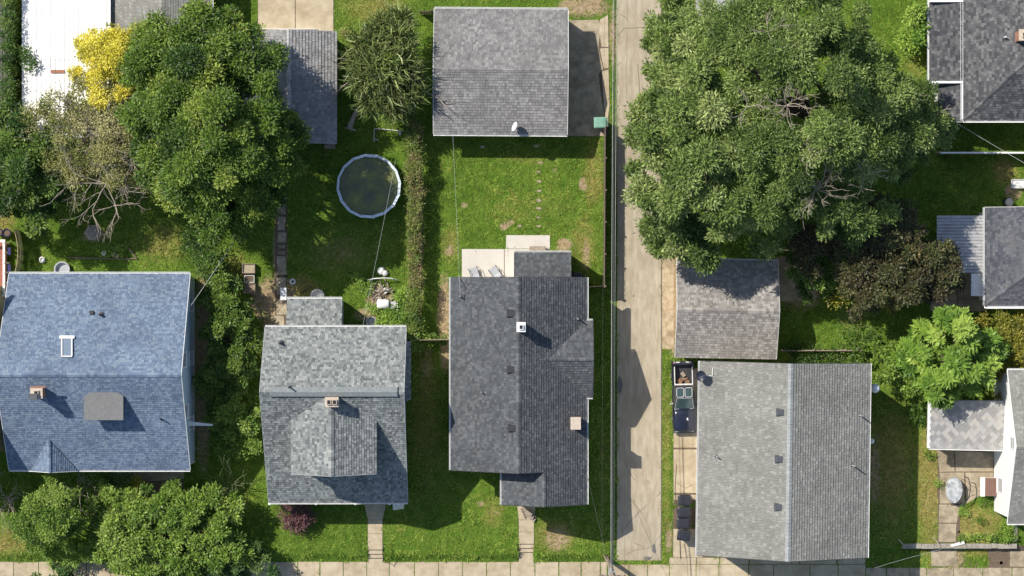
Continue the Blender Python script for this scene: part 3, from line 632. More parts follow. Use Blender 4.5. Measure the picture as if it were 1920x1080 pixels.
# --- dark roofed house in the middle
H = House('house', 'house with a charcoal roof, cross gable and front porch gable beside the alley', 'house', (*W(972,700)[:2], 0))
E, RG = 4.1, 6.7; x0, xm, x1 = X(845.5,E), X(972,RG), X(1100,E); yN, yS = Yp(520,5), Yp(885,5.6)
gable_roof(H, 'y', yS, yN, x0, xm, x1, E, RG, E, M['offwhite'], M['white'], SH['dark'], .3, rake=M['darkboard'])
sl_ = (RG-E)/(x1-xm)
# east cross gable (stands proud of the main slope)
cy0, cyr, cy1 = Yp(745,E), Yp(674,5.6), Yp(601,E); cxE = X(1112,4.6); pk = 5.55; cxV = x1-(pk-E)/sl_
H.slope((cxE,cy1,E+.06), (x1-.05,cy1,E+.07), (cxV,cyr,pk+.03), (cxE,cyr,pk)); H.slope((cxE,cy0,E+.06), (x1-.05,cy0,E+.07), (cxV,cyr,pk+.03), (cxE,cyr,pk))
# front porch gable
px0, pxr, py0 = X(941,3.4), X(1020,5.1), Yp(946,4.2); pz = E+(x1-pxr)*sl_; pzl = pz - (pxr-px0)*sl_*.9
H.slope((px0,py0,pzl), (px0,yS+.02,pzl), (pxr,yS+.02,pz), (pxr,py0,pz)); H.slope((x1,py0,E), (x1,yS-.001,E), (pxr,yS-.001,pz), (pxr,py0,pz))
# rear addition
H.slope((X(1071,3.2),Yp(473,3.2),3.2), (X(963.5,3.2),Yp(473,3.2),3.2), (X(963.5,3.7),yN+.01,3.75), (X(1071,3.7),yN+.01,3.75))
R = H.finish(SH['dark'], 3, .2, .2, .045); done(H)
obj('gable_wall', MB().loft([[ (x,cy0+.25,-.6),(x,cy1-.25,-.6),(x,cy1-.25,E),(x,cyr,pk-.14),(x,cy0+.25,E)] for x in (x1-.6, cxE-.25)]), M['offwhite'], H.root)
obj('porch_wall', MB().loft([[ (px0+.25,y,-.6),(x1-.3,y,-.6),(x1-.3,y,E),(pxr,y,pz-.15),(px0+.25,y,pzl)] for y in (yS-.02, py0+.3)]), M['offwhite'], H.root)
obj('addition_wall', MB().box(X(966), X(1068), yN-.2, Yp(476), -.6, 3.1), M['offwhite'], H.root)
ridge_cap((pxr,py0,pz+.02), (pxr,yS,pz+.02), SH['dark'], R, .14); ridge_cap((cxE,cyr,pk+.02), (cxV,cyr,pk+.04), SH['dark'], R, .12)
for a, b in (((cxE+.02,cy1,E+.06),(cxE+.02,cyr,pk)),((cxE+.02,cyr,pk),(cxE+.02,cy0,E+.06))): board(a, b, R, M['darkboard'])
for yy in (cy0-.02, cy1+.02): gutter((x1,yy,E+.04), (cxE,yy,E+.04), R, M['white'], (0,1 if yy > cyr else -1,0), .1)
gutter((px0,py0,pzl), (px0,yS,pzl), R, M['white'], (-1,0,0)); gutter((x1,py0,E), (x1,yS-.02,E), R, M['white'], (1,0,0)); gutter((X(963.5,3.2),Yp(473,3.2),3.18), (X(1071,3.2),Yp(473,3.2),3.18), R, M['offwhite'], (0,1,0))
board((px0,py0-.03,pzl), (pxr,py0-.03,pz), R, M['darkboard']); board((pxr,py0-.03,pz), (x1,py0-.03,E), R, M['darkboard'])
def on_d(x): return RG - abs(x-xm)*sl_
for px, py in ((958,588),(958,693),(960,803)): box_vent(R, (X(px,6.5), Yp(py,6.5), on_d(X(px,6.5))), .48, M['black_metal'])
chimney(R, (X(977,7.3), Yp(613,7.3)), .52, .58, 6.0, 7.7, M['brick'], 1, M['white']); chimney(R, (X(1079,5.4), Yp(793,5.4)), .62, .78, 4.0, 5.75, M['brick'], 0, M['cap'])
for px, py, h in ((863,556,.6),(903,735,.5),(1084,598,.75)): pipe(R, (X(px,5), Yp(py,5), on_d(X(px,5))), h, .055)
obj('service_mast', MB().tube([(X(860,5),Yp(520,5)+.1,4.3),(X(862,5),Yp(530,5),5.2),(X(863,5),Yp(555,5),5.0)], .03, 6), M['galv'], R)
wins(H.root, [((cxE-.25,cyr,2.0),0,1,1.6,1.4),((x1-.3,Yp(560),1.9),0,1,.9,1.3),((x1-.3,Yp(830),1.9),0,1,.9,1.3),((x0+.3,Yp(600),1.9),0,-1,.9,1.3),((x0+.3,Yp(760),1.9),0,-1,.9,1.3),((X(900),yS+.3,2.0),1,-1,1.5,1.4),((X(1055),py0+.3,2.0),1,-1,1.3,1.3),((X(890),yN-.3,2.0),1,1,1.0,1.2),((X(1000),Yp(476),1.9),1,1,.9,1.1)])
dr = obj('door', MB().box(X(978), X(1000), py0+.24, py0+.3, .15, 2.2), M['brick'], H.root); obj('handle', MB().lathe([(.02,0),(.035,.03),(.02,.06)], (X(998), py0+.2, 1.1), 8), M['galv'], dr)

# --- long pale grey house (right of the alley)
H = House('house', 'long house with a pale grey gable roof beside the driveway', 'house', (*W(1470,860)[:2], 0), math.radians(-.85))
E, RG = 5.6, 8.3; x0, xm, x1 = X(1309.5,E), X(1480,RG), X(1628,E); yN, yS = Yp(681,7), Yp(1048.5,7)
gable_roof(H, 'y', yS, yN, x0, xm, x1, E, RG, E, M['offwhite'], M['white'], None, .55, rake=M['darkboard'], zb=-1.0)
R = H.finish(SH['light'], 4, .215, .2, .055); done(H)
sl0, sl1 = (RG-E)/(xm-x0), (RG-E)/(x1-xm)
def on_l(x): return RG - (xm-x)*sl0 if x < xm else RG - (x-xm)*sl1
ridge_cap((xm,yS,RG+.01), (xm,yN,RG+.01), shingle_mat('ridge_cap_shingle', [(0.234, 0.25, 0.25), (0.281, 0.296, 0.296)]), R, .2)
for px, py in ((1462,774),(1461,862),(1461,952)): box_vent(R, (X(px,8.2), Yp(py,8.2), on_l(X(px,8.2))), .46, M['vent'])
for px, py, h in ((1344,859,.5),(1599,871,.8),(1612,777,.8)): pipe(R, (X(px,6.3), Yp(py,6.3), on_l(X(px,6.3))), h, .055)
wins(H.root, [((x0+.55,Yp(y),z),0,-1,.9,1.2) for y in (740,850,980) for z in (1.8,4.2)] + [((x1-.55,Yp(y),z),0,1,.9,1.2) for y in (730,840,960) for z in (1.8,4.2)] + [((X(x),yS+.55,z),1,-1,1.1,1.3) for x in (1380,1560) for z in (1.8,4.4)] + [((X(1470),yN-.55,4.4),1,1,1.0,1.2)])
obj('downspout', MB().tube([(x0-.05,yS+.3,5.5),(x0+.45,yS+.6,5.1),(x0+.45,yS+.6,-.3)], .05, 6), M['white'], H.root)

# --- garages
def garage(label, cx, cy, ax, a0, a1, b0, br, b1, e0, rg, e1, mat, sid, trim, cap, seed, rz=0.0, gut=(True,True), rake=True, e=.2):
    H = House('garage', label, 'garage', (*W(cx,cy)[:2], 0), rz)
    gable_roof(H, ax, a0, a1, b0, br, b1, e0, rg, e1, sid, trim, cap, .25, gut=gut, rake=rake, capw=.2); H.finish(mat, seed, e, .22, .06 if e > .22 else .04); done(H); return H
H = garage('square garage with a weathered grey roof beside the alley', 940, 135, 'x', X(813.5,2.7), X(1064.5,2.7), Yp(252,2.55), Yp(131,3.7), Yp(17,2.55), 2.55, 3.7, 2.55, SH['old'], M['offwhite'], M['white'], SH['old'], 5, math.radians(-.4))
obj('garage_door', MB().box(X(1059), X(1060.5), Yp(200), Yp(70), .05, 2.2), M['white'], H.root)
dr = obj('door', MB().box(X(900), X(922), Yp(247.5), Yp(246), .05, 2.05), M['white'], H.root); obj('handle', MB().lathe([(.02,0),(.035,.03),(.02,.06)], (X(920), Yp(249), 1.0), 8), M['galv'], dr)
H = garage('garage with a taupe roof shaded by the big tree', 1362, 580, 'x', X(1268.5,3.2), X(1459,3.2), Yp(672,2.6), Yp(582.5,4.0), Yp(488,2.6), 2.6, 4.0, 2.6, SH['oldbrown'], M['offwhite'], M['offwhite'], SH['oldbrown'], 6, math.radians(-1.0), gut=(False,True), rake=M['offwhite'])
obj('garage_door', MB().box(X(1275), X(1276.5), Yp(650), Yp(515), .05, 2.2), M['white'], H.root)
H = garage('garage with a striped grey roof under the leafy tree', 545, 165, 'y', Yp(268,3), Yp(58,3), X(452,2.6), X(541,3.8), X(631.5,2.6), 2.6, 3.8, 2.6, SH['striped'], M['wood'], M['greytrim'], shingle_mat('pale_ridge_shingle', [(.34,.34,.34),(.42,.42,.42)]), 7, 0, gut=(False,False), e=.24)
obj('garage_door', MB().box(X(480), X(600), Yp(62), Yp(61), .05, 2.2), M['white'], H.root)
obj('service_meter', MB().box(X(610), X(629), Yp(279), Yp(270), 0, 1.0), M['wood'], H.root)

# --- building with a white metal roof (top left): standing panels one by one
H = House('workshop', 'long workshop with a white ribbed metal roof', 'workshop', (*W(125,110)[:2], 0))
wx0, wx1 = X(40,3), X(209,3); hW, hE = 2.8, 3.3
obj('wall', MB().box(wx0+.3, wx1-.3, Yp(255), Yp(-200), -.6, 2.7), M['offwhite'], H.root)
rf = obj('roof', MB().slab3([(wx0,Yp(258,3),hW-.03),(wx1-.25,Yp(258,3),hE-.03),(wx1,Yp(-220,3),hE-.03),(wx0+.35,Yp(-220,3),hW-.03)], .1), M['greytrim'], H.root)
nP = 19
for blk, (ya, yb) in enumerate(((112.5, 258), (-220, 112))):
    for i in range(nP):
        t0, t1 = i/nP, (i+1)/nP; xa, xb = wx0+(wx1-wx0)*t0+.012, wx0+(wx1-wx0)*t1-.012
        sh = (.35 if blk else .02); za, zb = hW+(hE-hW)*t0 + .012*blk, hW+(hE-hW)*t1 + .012*blk
        Y0, Y1 = Yp(yb,3), Yp(ya,3); mb = MB()
        mb.loft([[ (xa,y,za),(xb,y,zb),(xb,y,zb+.02),(xa+.05,y,za+.022),(xa+.04,y,za+.06),(xa,y,za+.06)] for y in (Y0, Y1)]); obj('panel', mb, M['whitemetal'], rf)
obj('rust_patch', MB().slab3([(X(95,3.1),Yp(131,3.1),3.085),(X(121,3.1),Yp(131,3.1),3.155),(X(121,3.1),Yp(137,3.1),3.155),(X(95,3.1),Yp(137,3.1),3.085)], .02), surf('rust', [(.25,.1,.06),(.36,.18,.12)], 6, .9), rf)
# --- grey hipped roof next to it
H = House('house', 'house with a pale grey hipped roof behind the yellow tree', 'house', (*W(305,-20)[:2], 0))
def w3(px, py, h): return W(px, py, h)
H.slope(w3(214,62,3.0), w3(310,62,3.0), w3(310,44,3.4), w3(214,10,3.6)) if False else None
H.slope(w3(212,-150,2.9), w3(212,62,2.9), w3(303,48,4.1), w3(303,-150,4.1))
H.slope(w3(397,62,2.9), w3(397,-150,2.9), w3(303,-150,4.1), w3(303,48,4.1))
H.slope(w3(212.5,62,2.88), w3(396.5,62,2.88), w3(303,47,4.08))
R = H.finish(SH['light'], 8)
obj('wall', MB().box(X(218), X(391), Yp(58), Yp(-150), -.6, 2.85), M['grey_siding'], H.root)
gutter(w3(397,62,2.9), w3(397,-150,2.9), R, M['white'], (1,0,0)); gutter(w3(212,62,2.88), w3(397,62,2.88), R, M['greytrim'], (0,-1,0)); ridge_cap(w3(303,48,4.1), w3(303,-150,4.1), SH['light'], R, .2)
# --- roof corner at the far left
H = House('shed', 'shed roof corner at the far left edge behind the hedge', 'shed', (*W(-20,80)[:2], 0))
gable_roof(H, 'y', Yp(204,3), Yp(-200,3), X(-120,2.7), X(-55,4.2), X(13,2.7), 2.7, 4.2, 2.7, M['grey_siding'], M['white'], SH['old'], .25); H.finish(SH['oldbrown'], 9); done(H)
# --- tall tan neighbour at the far left
H = House('house', 'tall tan walled house cut by the left edge', 'house', (*W(-60,700)[:2], 0))
gable_roof(H, 'y', Yp(866,6.6), Yp(528,6.6), X(-260,6.7), X(-110,8.8), -37.65, 6.7, 8.8, 6.7, M['tan_siding'], M['white'], SH['asphalt'], .3); H.finish(SH['asphalt'], 10); done(H)
wins(H.root, [((-37.95,Yp(y),3.0),0,1,.9,1.3) for y in (600,700,800)])
# --- top right house, hipped, with a side porch
H = House('house', 'house with a dark hipped roof and white gutters at the upper right', 'house', (*W(1870,100)[:2], 0))
e, tp = 3.2, 6.4
c0 = w3(1806,226,e); L_ = (tp-e)/.5
ax_ = c0[0]+L_; ay = c0[1]+L_
H.slope((c0[0],Yp(-300,e),e), c0, (ax_,ay,tp), (ax_,Yp(-300,e),tp)); H.slope(c0, (ax_*2-c0[0],c0[1],e), (ax_,ay,tp))
H.slope((ax_*2-c0[0],c0[1],e), (ax_*2-c0[0],Yp(-300,e),e), (ax_,Yp(-300,e),tp), (ax_,ay,tp))
pp = [w3(1742,155,2.75), w3(1742,4,2.75), w3(1806,4,3.12), w3(1806,155,3.12)]; H.slope(*pp); H.slope(w3(1758,226,2.6), w3(1758,158,2.6), w3(1806,158,3.05), w3(1806,226,3.05))
H.slope(w3(1742,2,2.74), w3(1742,-200,2.74), w3(1806,-200,3.12), w3(1806,2,3.12))
R = H.finish(SH['asphalt'], 12)
obj('wall', MB().box(c0[0]+.35, ax_*2-c0[0]-.35, c0[1]+.35, Yp(-300), -.6, 3.12), M['offwhite'], H.root); obj('porch_wall', MB().box(X(1748), X(1806), Yp(222), Yp(-190), -.6, 2.55), M['offwhite'], H.root)
gutter((c0[0],Yp(-300,e),e), (c0[0],c0[1],e), R, M['white'], (-1,0,0), .2); gutter(c0, (ax_*2-c0[0],c0[1],e), R, M['white'], (0,-1,0), .15)
for a, b in (((1742,155),(1806,155)),((1742,3),(1806,3))): obj('trim', MB().box(X(a[0],2.8), X(b[0],2.8), Yp(a[1]+2,2.8), Yp(a[1]-2,2.8), 2.72, 3.2), M['white'], R)
gutter(pp[0], w3(1742,-200,2.74), R, M['white'], (-1,0,0), .14); gutter(w3(1758,226.5,2.6), w3(1806,226.5,2.9), R, M['white'], (0,-1,0), .1)
ridge_cap(c0, (ax_,ay,tp), SH['asphalt'], R, .12)
pipe(R, (X(1886,5), Yp(69,5), e+(X(1886,5)-c0[0])*.5), .5, .07, M['white']); chimney(R, (X(1917,5.8), Yp(67,5.8)), .6, .7, 4.4, 6.2, M['brick'], 1)
wins(H.root, [((c0[0]+1.8+i*2.2,c0[1]+.35,1.8),1,-1,.9,1.2) for i in range(3)])
# --- right middle house with metal patio cover
H = House('house', 'house with a slate blue hipped roof at the right edge', 'house', (*W(1900,480)[:2], 0))
e = 3.1; c0 = w3(1846,573,e); cN = w3(1846,389,e); k = 2.6; 
H.slope(cN, c0, (c0[0]+k*2.2,c0[1]+k*1.75,e+k*.75), (c0[0]+k*2.2,cN[1],e+k*.75)); H.slope(c0, (c0[0]+12,c0[1],e), (c0[0]+12,c0[1]+k*1.75,e+k*.75), (c0[0]+k*2.2,c0[1]+k*1.75,e+k*.75))
H.slope((c0[0]+12,cN[1],e), (c0[0]+k*2.2,cN[1],e+k*.75), (c0[0]+k*2.2,c0[1]+k*1.75,e+k*.75), (c0[0]+12,c0[1]+k*1.75,e+k*.75))
R = H.finish(SH['navy'], 13)
obj('wall', MB().box(c0[0]+.3, c0[0]+12, c0[1]+.4, cN[1]-.3, -.6, 3.0), M['offwhite'], H.root)
gutter(cN, c0, R, M['white'], (-1,0,0)); gutter(c0, (c0[0]+12,c0[1],e), R, M['white'], (0,-1,0), .22); board((c0[0],cN[1]+.02,e), (c0[0]+k*2.2,cN[1]+.02,e+k*.75), R, M['offwhite']); ridge_cap(c0, (c0[0]+k*2.2,c0[1]+k*1.75,e+k*.75), SH['navy'], R, .14)
pc = obj('patio_cover', MB().box(X(1760,2.6), X(1844,2.6), Yp(512,2.6), Yp(404,2.6), 2.42, 2.47), M['greytrim'], H.root)
yy = np.linspace(404, 512, 19)
for i in range(18):
    ya, yb = Yp(yy[i],2.6), Yp(yy[i+1],2.6); w_ = ya-yb; mb = MB(); prof = [(0,0),(.12,.0),(.26,.055),(.5,.06),(.74,.055),(.88,0),(.985,0)]
    xs_ = (X(1757,2.6), X(1845,2.6)); r_ = [[(x, yb+w_*t, 2.5+z+(.12 if x > xs_[0] else 0)) for t, z in prof] + [(x, yb+w_*t, 2.49+(.12 if x > xs_[0] else 0)) for t in (.985, 0)] for x in xs_]
    mb.loft(r_); obj('panel', mb, M['corrugated'], pc)
obj('panel', MB().box(X(1821,2.6), X(1843,2.6), Yp(555,2.6), Yp(513,2.6), 2.5, 2.58), M['whitemetal'], pc)
for px, py in ((1762,408),(1762,508),(1824,552)): obj('post', MB().obox((X(px),Yp(py),0), (.1,.1,2.43)), M['white'], pc)
wins(H.root, [((c0[0]+.3,Yp(470),1.7),0,-1,1.2,1.2),((c0[0]+.3,Yp(420),1.7),0,-1,.8,1.0)])
# --- white gabled house at the lower right
H = House('house', 'white gabled house with a grey roof at the lower right', 'house', (*W(1910,835)[:2], 0))
gable_roof(H, 'x', X(1889,5.3), X(1889,5.3)+16, Yp(981,5.3), Yp(838,7.9), Yp(694,5.3), 5.3, 7.9, 5.3, M['white'], M['white'], SH['light'], .3); H.finish(SH['light'], 14); done(H)
wins(H.root, [((X(1889,5.3)+.3,Yp(820),5.6),0,-1,.8,1.1),((X(1889,5.3)+.3,Yp(905),2.0),0,-1,1.0,1.2)])
# --- its low extension with diamond shingles, one by one
H = House('extension', 'low extension roofed with large diamond shingles', 'extension', (*W(1812,800)[:2], 0))
a, b, c, d_ = w3(1742,840,2.7), w3(1886,843,2.7), w3(1888,752,3.3), w3(1744,750,3.3)
H.slope(a, b, c, d_); R = H.finish(None, 15, deckmat=M['greytrim'])
obj('wall', MB().box(X(1748), X(1862), Yp(835), Yp(755), -.6, 2.65), M['white'], H.root)
DI = [surf('diamond_shingle_%s' % q, tones(cc, .9, 1.08), 8, .95, .2) for q, cc in (('pale', (.36,.35,.34)), ('mid', (.3,.295,.285)), ('dark', (.255,.25,.245)), ('warm', (.38,.36,.335)))]
A_, U_, V_ = Vector(a), (Vector(b)-Vector(a)), (Vector(d_)-Vector(a)); nn = normal([a,b,c]); nn = nn if nn.z > 0 else -nn
lu, lv = U_.length, V_.length; U_.normalize(); V_.normalize(); sz = .44; r = 0; v = -.05; rr = random.Random(5)
while v < lv:
    u = (sz/2 if r % 2 else 0)
    while u < lu + .01:
        def cl(uu, vv, hh): return A_ + U_*min(max(uu, 0), lu) + V_*min(max(vv, 0), lv) + nn*hh
        q = [cl(u, v-sz*.55, .045), cl(u+sz*.5, v, .035), cl(u, v+sz*.55, .018), cl(u-sz*.5, v, .035)]
        if (q[0]-q[2]).length > .1 and (q[1]-q[3]).length > .1 and normal(q).length > .5:
            mb = MB(); mb.add(q + [p_ - nn*.02 for p_ in q], [(0,1,2,3),(0,4,5,1),(0,3,7,4)]); obj('shingle', mb, rr.choice(DI), R)
        u += sz*1.0
    v += sz*.55; r += 1
gutter(a, b, R, M['white'], (0,-1,0), .12); board((a[0]-.02,a[1],a[2]), (d_[0]-.02,d_[1],d_[2]), R, M['white'], .2, .3)
window(H.root, (X(1748), Yp(800), 1.6), 0, -1, .9, 1.1)
# --- shed glimpsed behind the big tree
H = House('shed', 'small grey shed roof peeping out at the top of the big tree', 'shed', (*W(1325,10)[:2], 0))
a, b, c, d_ = w3(1306,55,2.3), w3(1382,55,2.3), w3(1382,-60,2.9), w3(1306,-60,2.9); H.slope(a, b, c, d_); R = H.finish(None, 16, deckmat=M['greytrim'])
for i in range(6):
    mb = MB(); x0_, x1_ = a[0]+(b[0]-a[0])*i/6+.01, a[0]+(b[0]-a[0])*(i+1)/6-.01; mb.slab3([(x0_,a[1],2.33+.01*(i%2)),(x1_,a[1],2.33+.01*(i%2)),(x1_,d_[1],2.93+.01*(i%2)),(x0_,d_[1],2.93+.01*(i%2))], .02); obj('plank', mb, M['corrugated'], R)
obj('wall', MB().box(a[0]+.1, b[0]-.1, a[1]+.1, d_[1], -.6, 2.25), M['wood'], H.root)
# ------------------------------------------------------------------ vegetation
def unit(a): return a / np.maximum(np.linalg.norm(a, axis=-1, keepdims=True), 1e-9)
def leaves(C, Dr, tint, ln, wd, rng, fold=.25, updroop=(.35, .25)):
    """one folded leaf (two triangles) at each C along direction Dr"""
    n = len(C); l = ln*rng.uniform(.65, 1.3, n)[:,None]; w = wd*rng.uniform(.7, 1.3, n)[:,None]
    d = unit(Dr); nrm = unit(np.stack([rng.normal(0,updroop[0],n), rng.normal(0,updroop[0],n), np.ones(n)], -1))
    s_ = unit(np.cross(d, nrm)); up = np.cross(s_, d)
    tip = C + d*l - np.array([0,0,1])*l*updroop[1]*rng.random(n)[:,None]
    mid = C + d*l*.45 + up*w*.12
    V = np.stack([C, mid + s_*w*.5 - up*w*fold, tip, mid - s_*w*.5 - up*w*fold], 1).reshape(-1, 3)
    o = np.arange(n)[:,None]*4; F = np.concatenate([o + np.array([0,1,2]), o + np.array([0,2,3])], 1).reshape(-1, 3)
    return V, F, np.repeat(tint, 4)
def foliage(lobes, per_m2, ln, wd, seed, clump=.55, ncl=14, rosette=False, flat=.6, inner=.35, tbias=0.0, spread=.35, sub=1.0):
    """leaf clumps over the shells of overlapping lobes. lobes: (x, y, z, rx, ry, rz)"""
    rng = np.random.default_rng(seed); Cs = []; Ds = []; Ts = []; rmax = max(l[3] for l in lobes)
    if rmax < .8: ln = min(ln, rmax*.4); wd = min(wd, rmax*.18)
    Lb = np.array(lobes, float)
    if sub:                                    # break every lobe into boughs with gaps between them
        out = []
        for (x, y, z, rx, ry, rz) in Lb:
            if rx < .85: out.append((x, y, z, rx, ry, rz)); continue
            m = max(5, int(4.6*rx*sub)); d = unit(rng.normal(0, 1, (m, 3))); d[:,2] = np.abs(d[:,2])*1.1 - .25; d = unit(d)
            rr = rng.uniform(.45, .92, m)
            for i in range(m):
                r = float(np.clip(rx*rng.uniform(.2, .44), .28, .85)); out.append((x+d[i,0]*rx*rr[i], y+d[i,1]*ry*rr[i], z+d[i,2]*rz*rr[i]+rng.uniform(-.6,.8)*min(1,rx*.6), r, r, r*.8))
        Par = Lb; Lb = np.array(out)
    for k, (x, y, z, rx, ry, rz) in enumerate(Lb):
        area = 2*math.pi*((rx*ry)**.8*2 + (rx*rz)**.8 + (ry*rz)**.8)/4*1.1
        nc = max(4, int(area*per_m2/ncl)); d = unit(rng.normal(0, 1, (nc, 3))); d[:,2] = np.where(d[:,2] < -.25, -d[:,2], d[:,2])
        rr = np.where(rng.random(nc) < inner, rng.uniform(.45, .85, nc), rng.uniform(.82, 1.08, nc))
        c = np.array([x,y,z]) + d*np.array([rx,ry,rz])*rr[:,None]
        keep = np.ones(nc, bool)
        for j, q in enumerate(Par if sub else Lb):
            if j == k and not sub: continue
            if sub:
                keep &= (((c-q[:3])/q[3:])**2).sum(1) > .3; continue
            keep &= (((c-q[:3])/q[3:])**2).sum(1) > .42
        c = c[keep]; d = d[keep]; nc = len(c)
        if nc == 0: continue
        t = np.clip(rng.normal(.5+tbias, .1, nc) + rng.normal(0, .22), 0, 1)
        m = rng.integers(int(ncl*.7), int(ncl*1.3)+1, nc); idx = np.repeat(np.arange(nc), m); n = len(idx)
        if rosette:
            a = rng.random(n)*6.283; off = np.stack([np.cos(a), np.sin(a), rng.uniform(-.15, .45, n)], -1)
            C_ = c[idx] + off*.04 + rng.normal(0, .05, (n,3)); D_ = off + .35*d[idx]
        else:
            o = rng.normal(0, 1, (n,3))*min(clump, .55*max(rx,.25))*np.array([1,1,flat])*.5; C_ = c[idx] + o
            D_ = unit(o) + .55*d[idx] + rng.normal(0, spread, (n,3)); 
        D_[:,2] *= .55
        Cs.append(C_); Ds.append(D_); Ts.append(np.clip(t[idx] + rng.normal(0,.08,n), 0, 1))
    C = np.concatenate(Cs); Dd = np.concatenate(Ds); T = np.concatenate(Ts)
    return leaves(C, Dd, T, ln, wd, rng)
def limb(mb, a, b, r0, r1, rng, n=5, bend=.12, sides=6):
    a, b = Vector(a), Vector(b); L_ = (b-a).length; pts = []
    for i in range(n+1):
        t = i/n; p = a.lerp(b, t)
        if 0 < i < n: p += Vector((rng.uniform(-1,1), rng.uniform(-1,1), rng.uniform(-.3,1)))*L_*bend*.5
        pts.append(p)
    mb.tube(pts, [r0+(r1-r0)*i/n for i in range(n+1)], sides); return pts
def twigs(mb, p, d, l, r, depth, rng, spread=.7, sides=4, up=.1):
    """branching bare twigs"""
    p = Vector(p); d = Vector(d).normalized(); pts = [p]
    for i in range(3):
        d = (d + Vector((rng.uniform(-1,1), rng.uniform(-1,1), rng.uniform(-.6,.8)+up))*.28).normalized(); pts.append(pts[-1] + d*l/3)
    mb.tube(pts, [r, r*.86, r*.72, r*.58], sides)
    if depth > 0:
        for k in range(rng.randint(2, 3)):
            q = pts[rng.choice([1,2,3])] if k else pts[3]
            nd = (d + Vector((rng.uniform(-1,1), rng.uniform(-1,1), rng.uniform(-.5,.6)))*spread).normalized()
            twigs(mb, q, nd, l*rng.uniform(.55,.85), r*.62, depth-1, rng, spread, sides, up)
LM = {}
LM['locust'] = leaf_mat('deep_green_leaf', [(.05,.09,.02),(.11,.172,.038),(.19,.265,.065),(.33,.39,.14)])
LM['maple'] = leaf_mat('olive_green_leaf', [(.034,.078,.011),(.08,.15,.019),(.14,.225,.03),(.28,.345,.06)])
LM['yellow'] = leaf_mat('golden_leaf', [(.2,.24,.025),(.48,.44,.04),(.66,.58,.06),(.76,.68,.12)], .35)
LM['dim'] = leaf_mat('dark_green_leaf', [(.024,.06,.01),(.055,.118,.018),(.105,.18,.027),(.18,.25,.045)])
LM['brown'] = leaf_mat('fading_leaf', [(.1,.14,.03),(.18,.205,.05),(.28,.27,.09),(.42,.39,.19)], .3)
LM['copper'] = leaf_mat('copper_leaf', [(.034,.034,.015),(.075,.06,.026),(.06,.08,.022),(.19,.13,.05)], .2)
LM['bright'] = leaf_mat('fresh_green_leaf', [(.075,.155,.02),(.16,.275,.036),(.24,.365,.052),(.34,.45,.085)], .3, .5, .25)
LM['gold_green'] = leaf_mat('yellow_green_leaf', [(.06,.09,.012),(.13,.16,.02),(.24,.23,.03),(.34,.29,.05)])
LM['lime'] = leaf_mat('mid_green_leaf', [(.052,.11,.015),(.11,.195,.025),(.185,.285,.042),(.28,.365,.075)])
LM['blue_green'] = leaf_mat('grey_green_leaf', [(.03,.075,.018),(.06,.125,.03),(.095,.17,.042),(.15,.22,.06)])
LM['purple'] = leaf_mat('purple_leaf', [(.035,.015,.02),(.075,.03,.035),(.13,.055,.06),(.17,.09,.085)], .2)
LM['willow'] = leaf_mat('willow_strand', [(.045,.075,.02),(.1,.14,.035),(.18,.22,.065),(.34,.36,.16)], .2)
LM['ivy'] = leaf_mat('ivy_leaf', [(.045,.085,.014),(.09,.15,.024),(.16,.2,.036),(.17,.13,.06)], .2)
RNG = random.Random(3)
def lobes_px(lst):
    o = []
    for px, py, h, r, *q in lst:
        rz = q[0] if q else r*.7; x, y, z = W(px, py, h); o.append((x, y, z, r, r*(q[1] if len(q) > 1 else 1), rz))
    return o
def plant(name, label, cat, base, lobes, mat, per, ln, wd, seed, trunk=.18, group=None, crown='crown', trunk_name='trunk', extra=None, bark='bark', **k):
    """a tree or shrub: trunk with limbs, and a crown of leaves over its lobes"""
    b = G(*base); o = thing(name, label, cat, b, 0, group); L_ = lobes_px(lobes); rng = random.Random(seed)
    mb = MB(); zc = min(l[2] for l in L_); cx = sum(l[0] for l in L_)/len(L_); cy = sum(l[1] for l in L_)/len(L_)
    fork = (b[0]*.75+cx*.25, b[1]*.75+cy*.25, b[2] + max(.15, (zc-b[2])*.6)); limb(mb, (b[0],b[1],b[2]-.2), fork, trunk, trunk*.75, rng, 4, .06, 8)
    for l in L_: limb(mb, fork, (l[0],l[1],l[2]+l[5]*.2), trunk*.55, trunk*.14, rng, 5, .14, 5)
    obj(trunk_name, mb, M[bark], o)
    V, F, T = foliage(L_, per, ln, wd, seed, **k); V = V - np.array(b)
    me = mesh_np(crown, V, F, {'tint': T}); link(crown, me, LM[mat], o)
    return o
def bare(par, name, starts, l, r, depth, seed, mat='deadwood', spread=.7, sides=4):
    mb = MB(); rng = random.Random(seed)
    for p, d in starts: twigs(mb, p, d, l*rng.uniform(.8,1.2), r, depth, rng, spread, sides)
    return obj(name, mb, M[mat], par)
def auto_lobes(cx, cy, rx, ry, h, n, r, seed, dh=1.0):
    """lobes scattered over an ellipse of the survey picture, higher towards the middle"""
    rng = random.Random(seed); o = [(cx, cy, h, r*1.1)]
    for i in range(n):
        t = i*2.39996 + rng.uniform(-.3,.3); q = math.sqrt((i+.6)/n); o.append((cx+rx*q*math.cos(t), cy+ry*q*math.sin(t), h + dh*(.55-q*q) + rng.uniform(-.35,.35), r*rng.uniform(.75,1.15)))
    return o
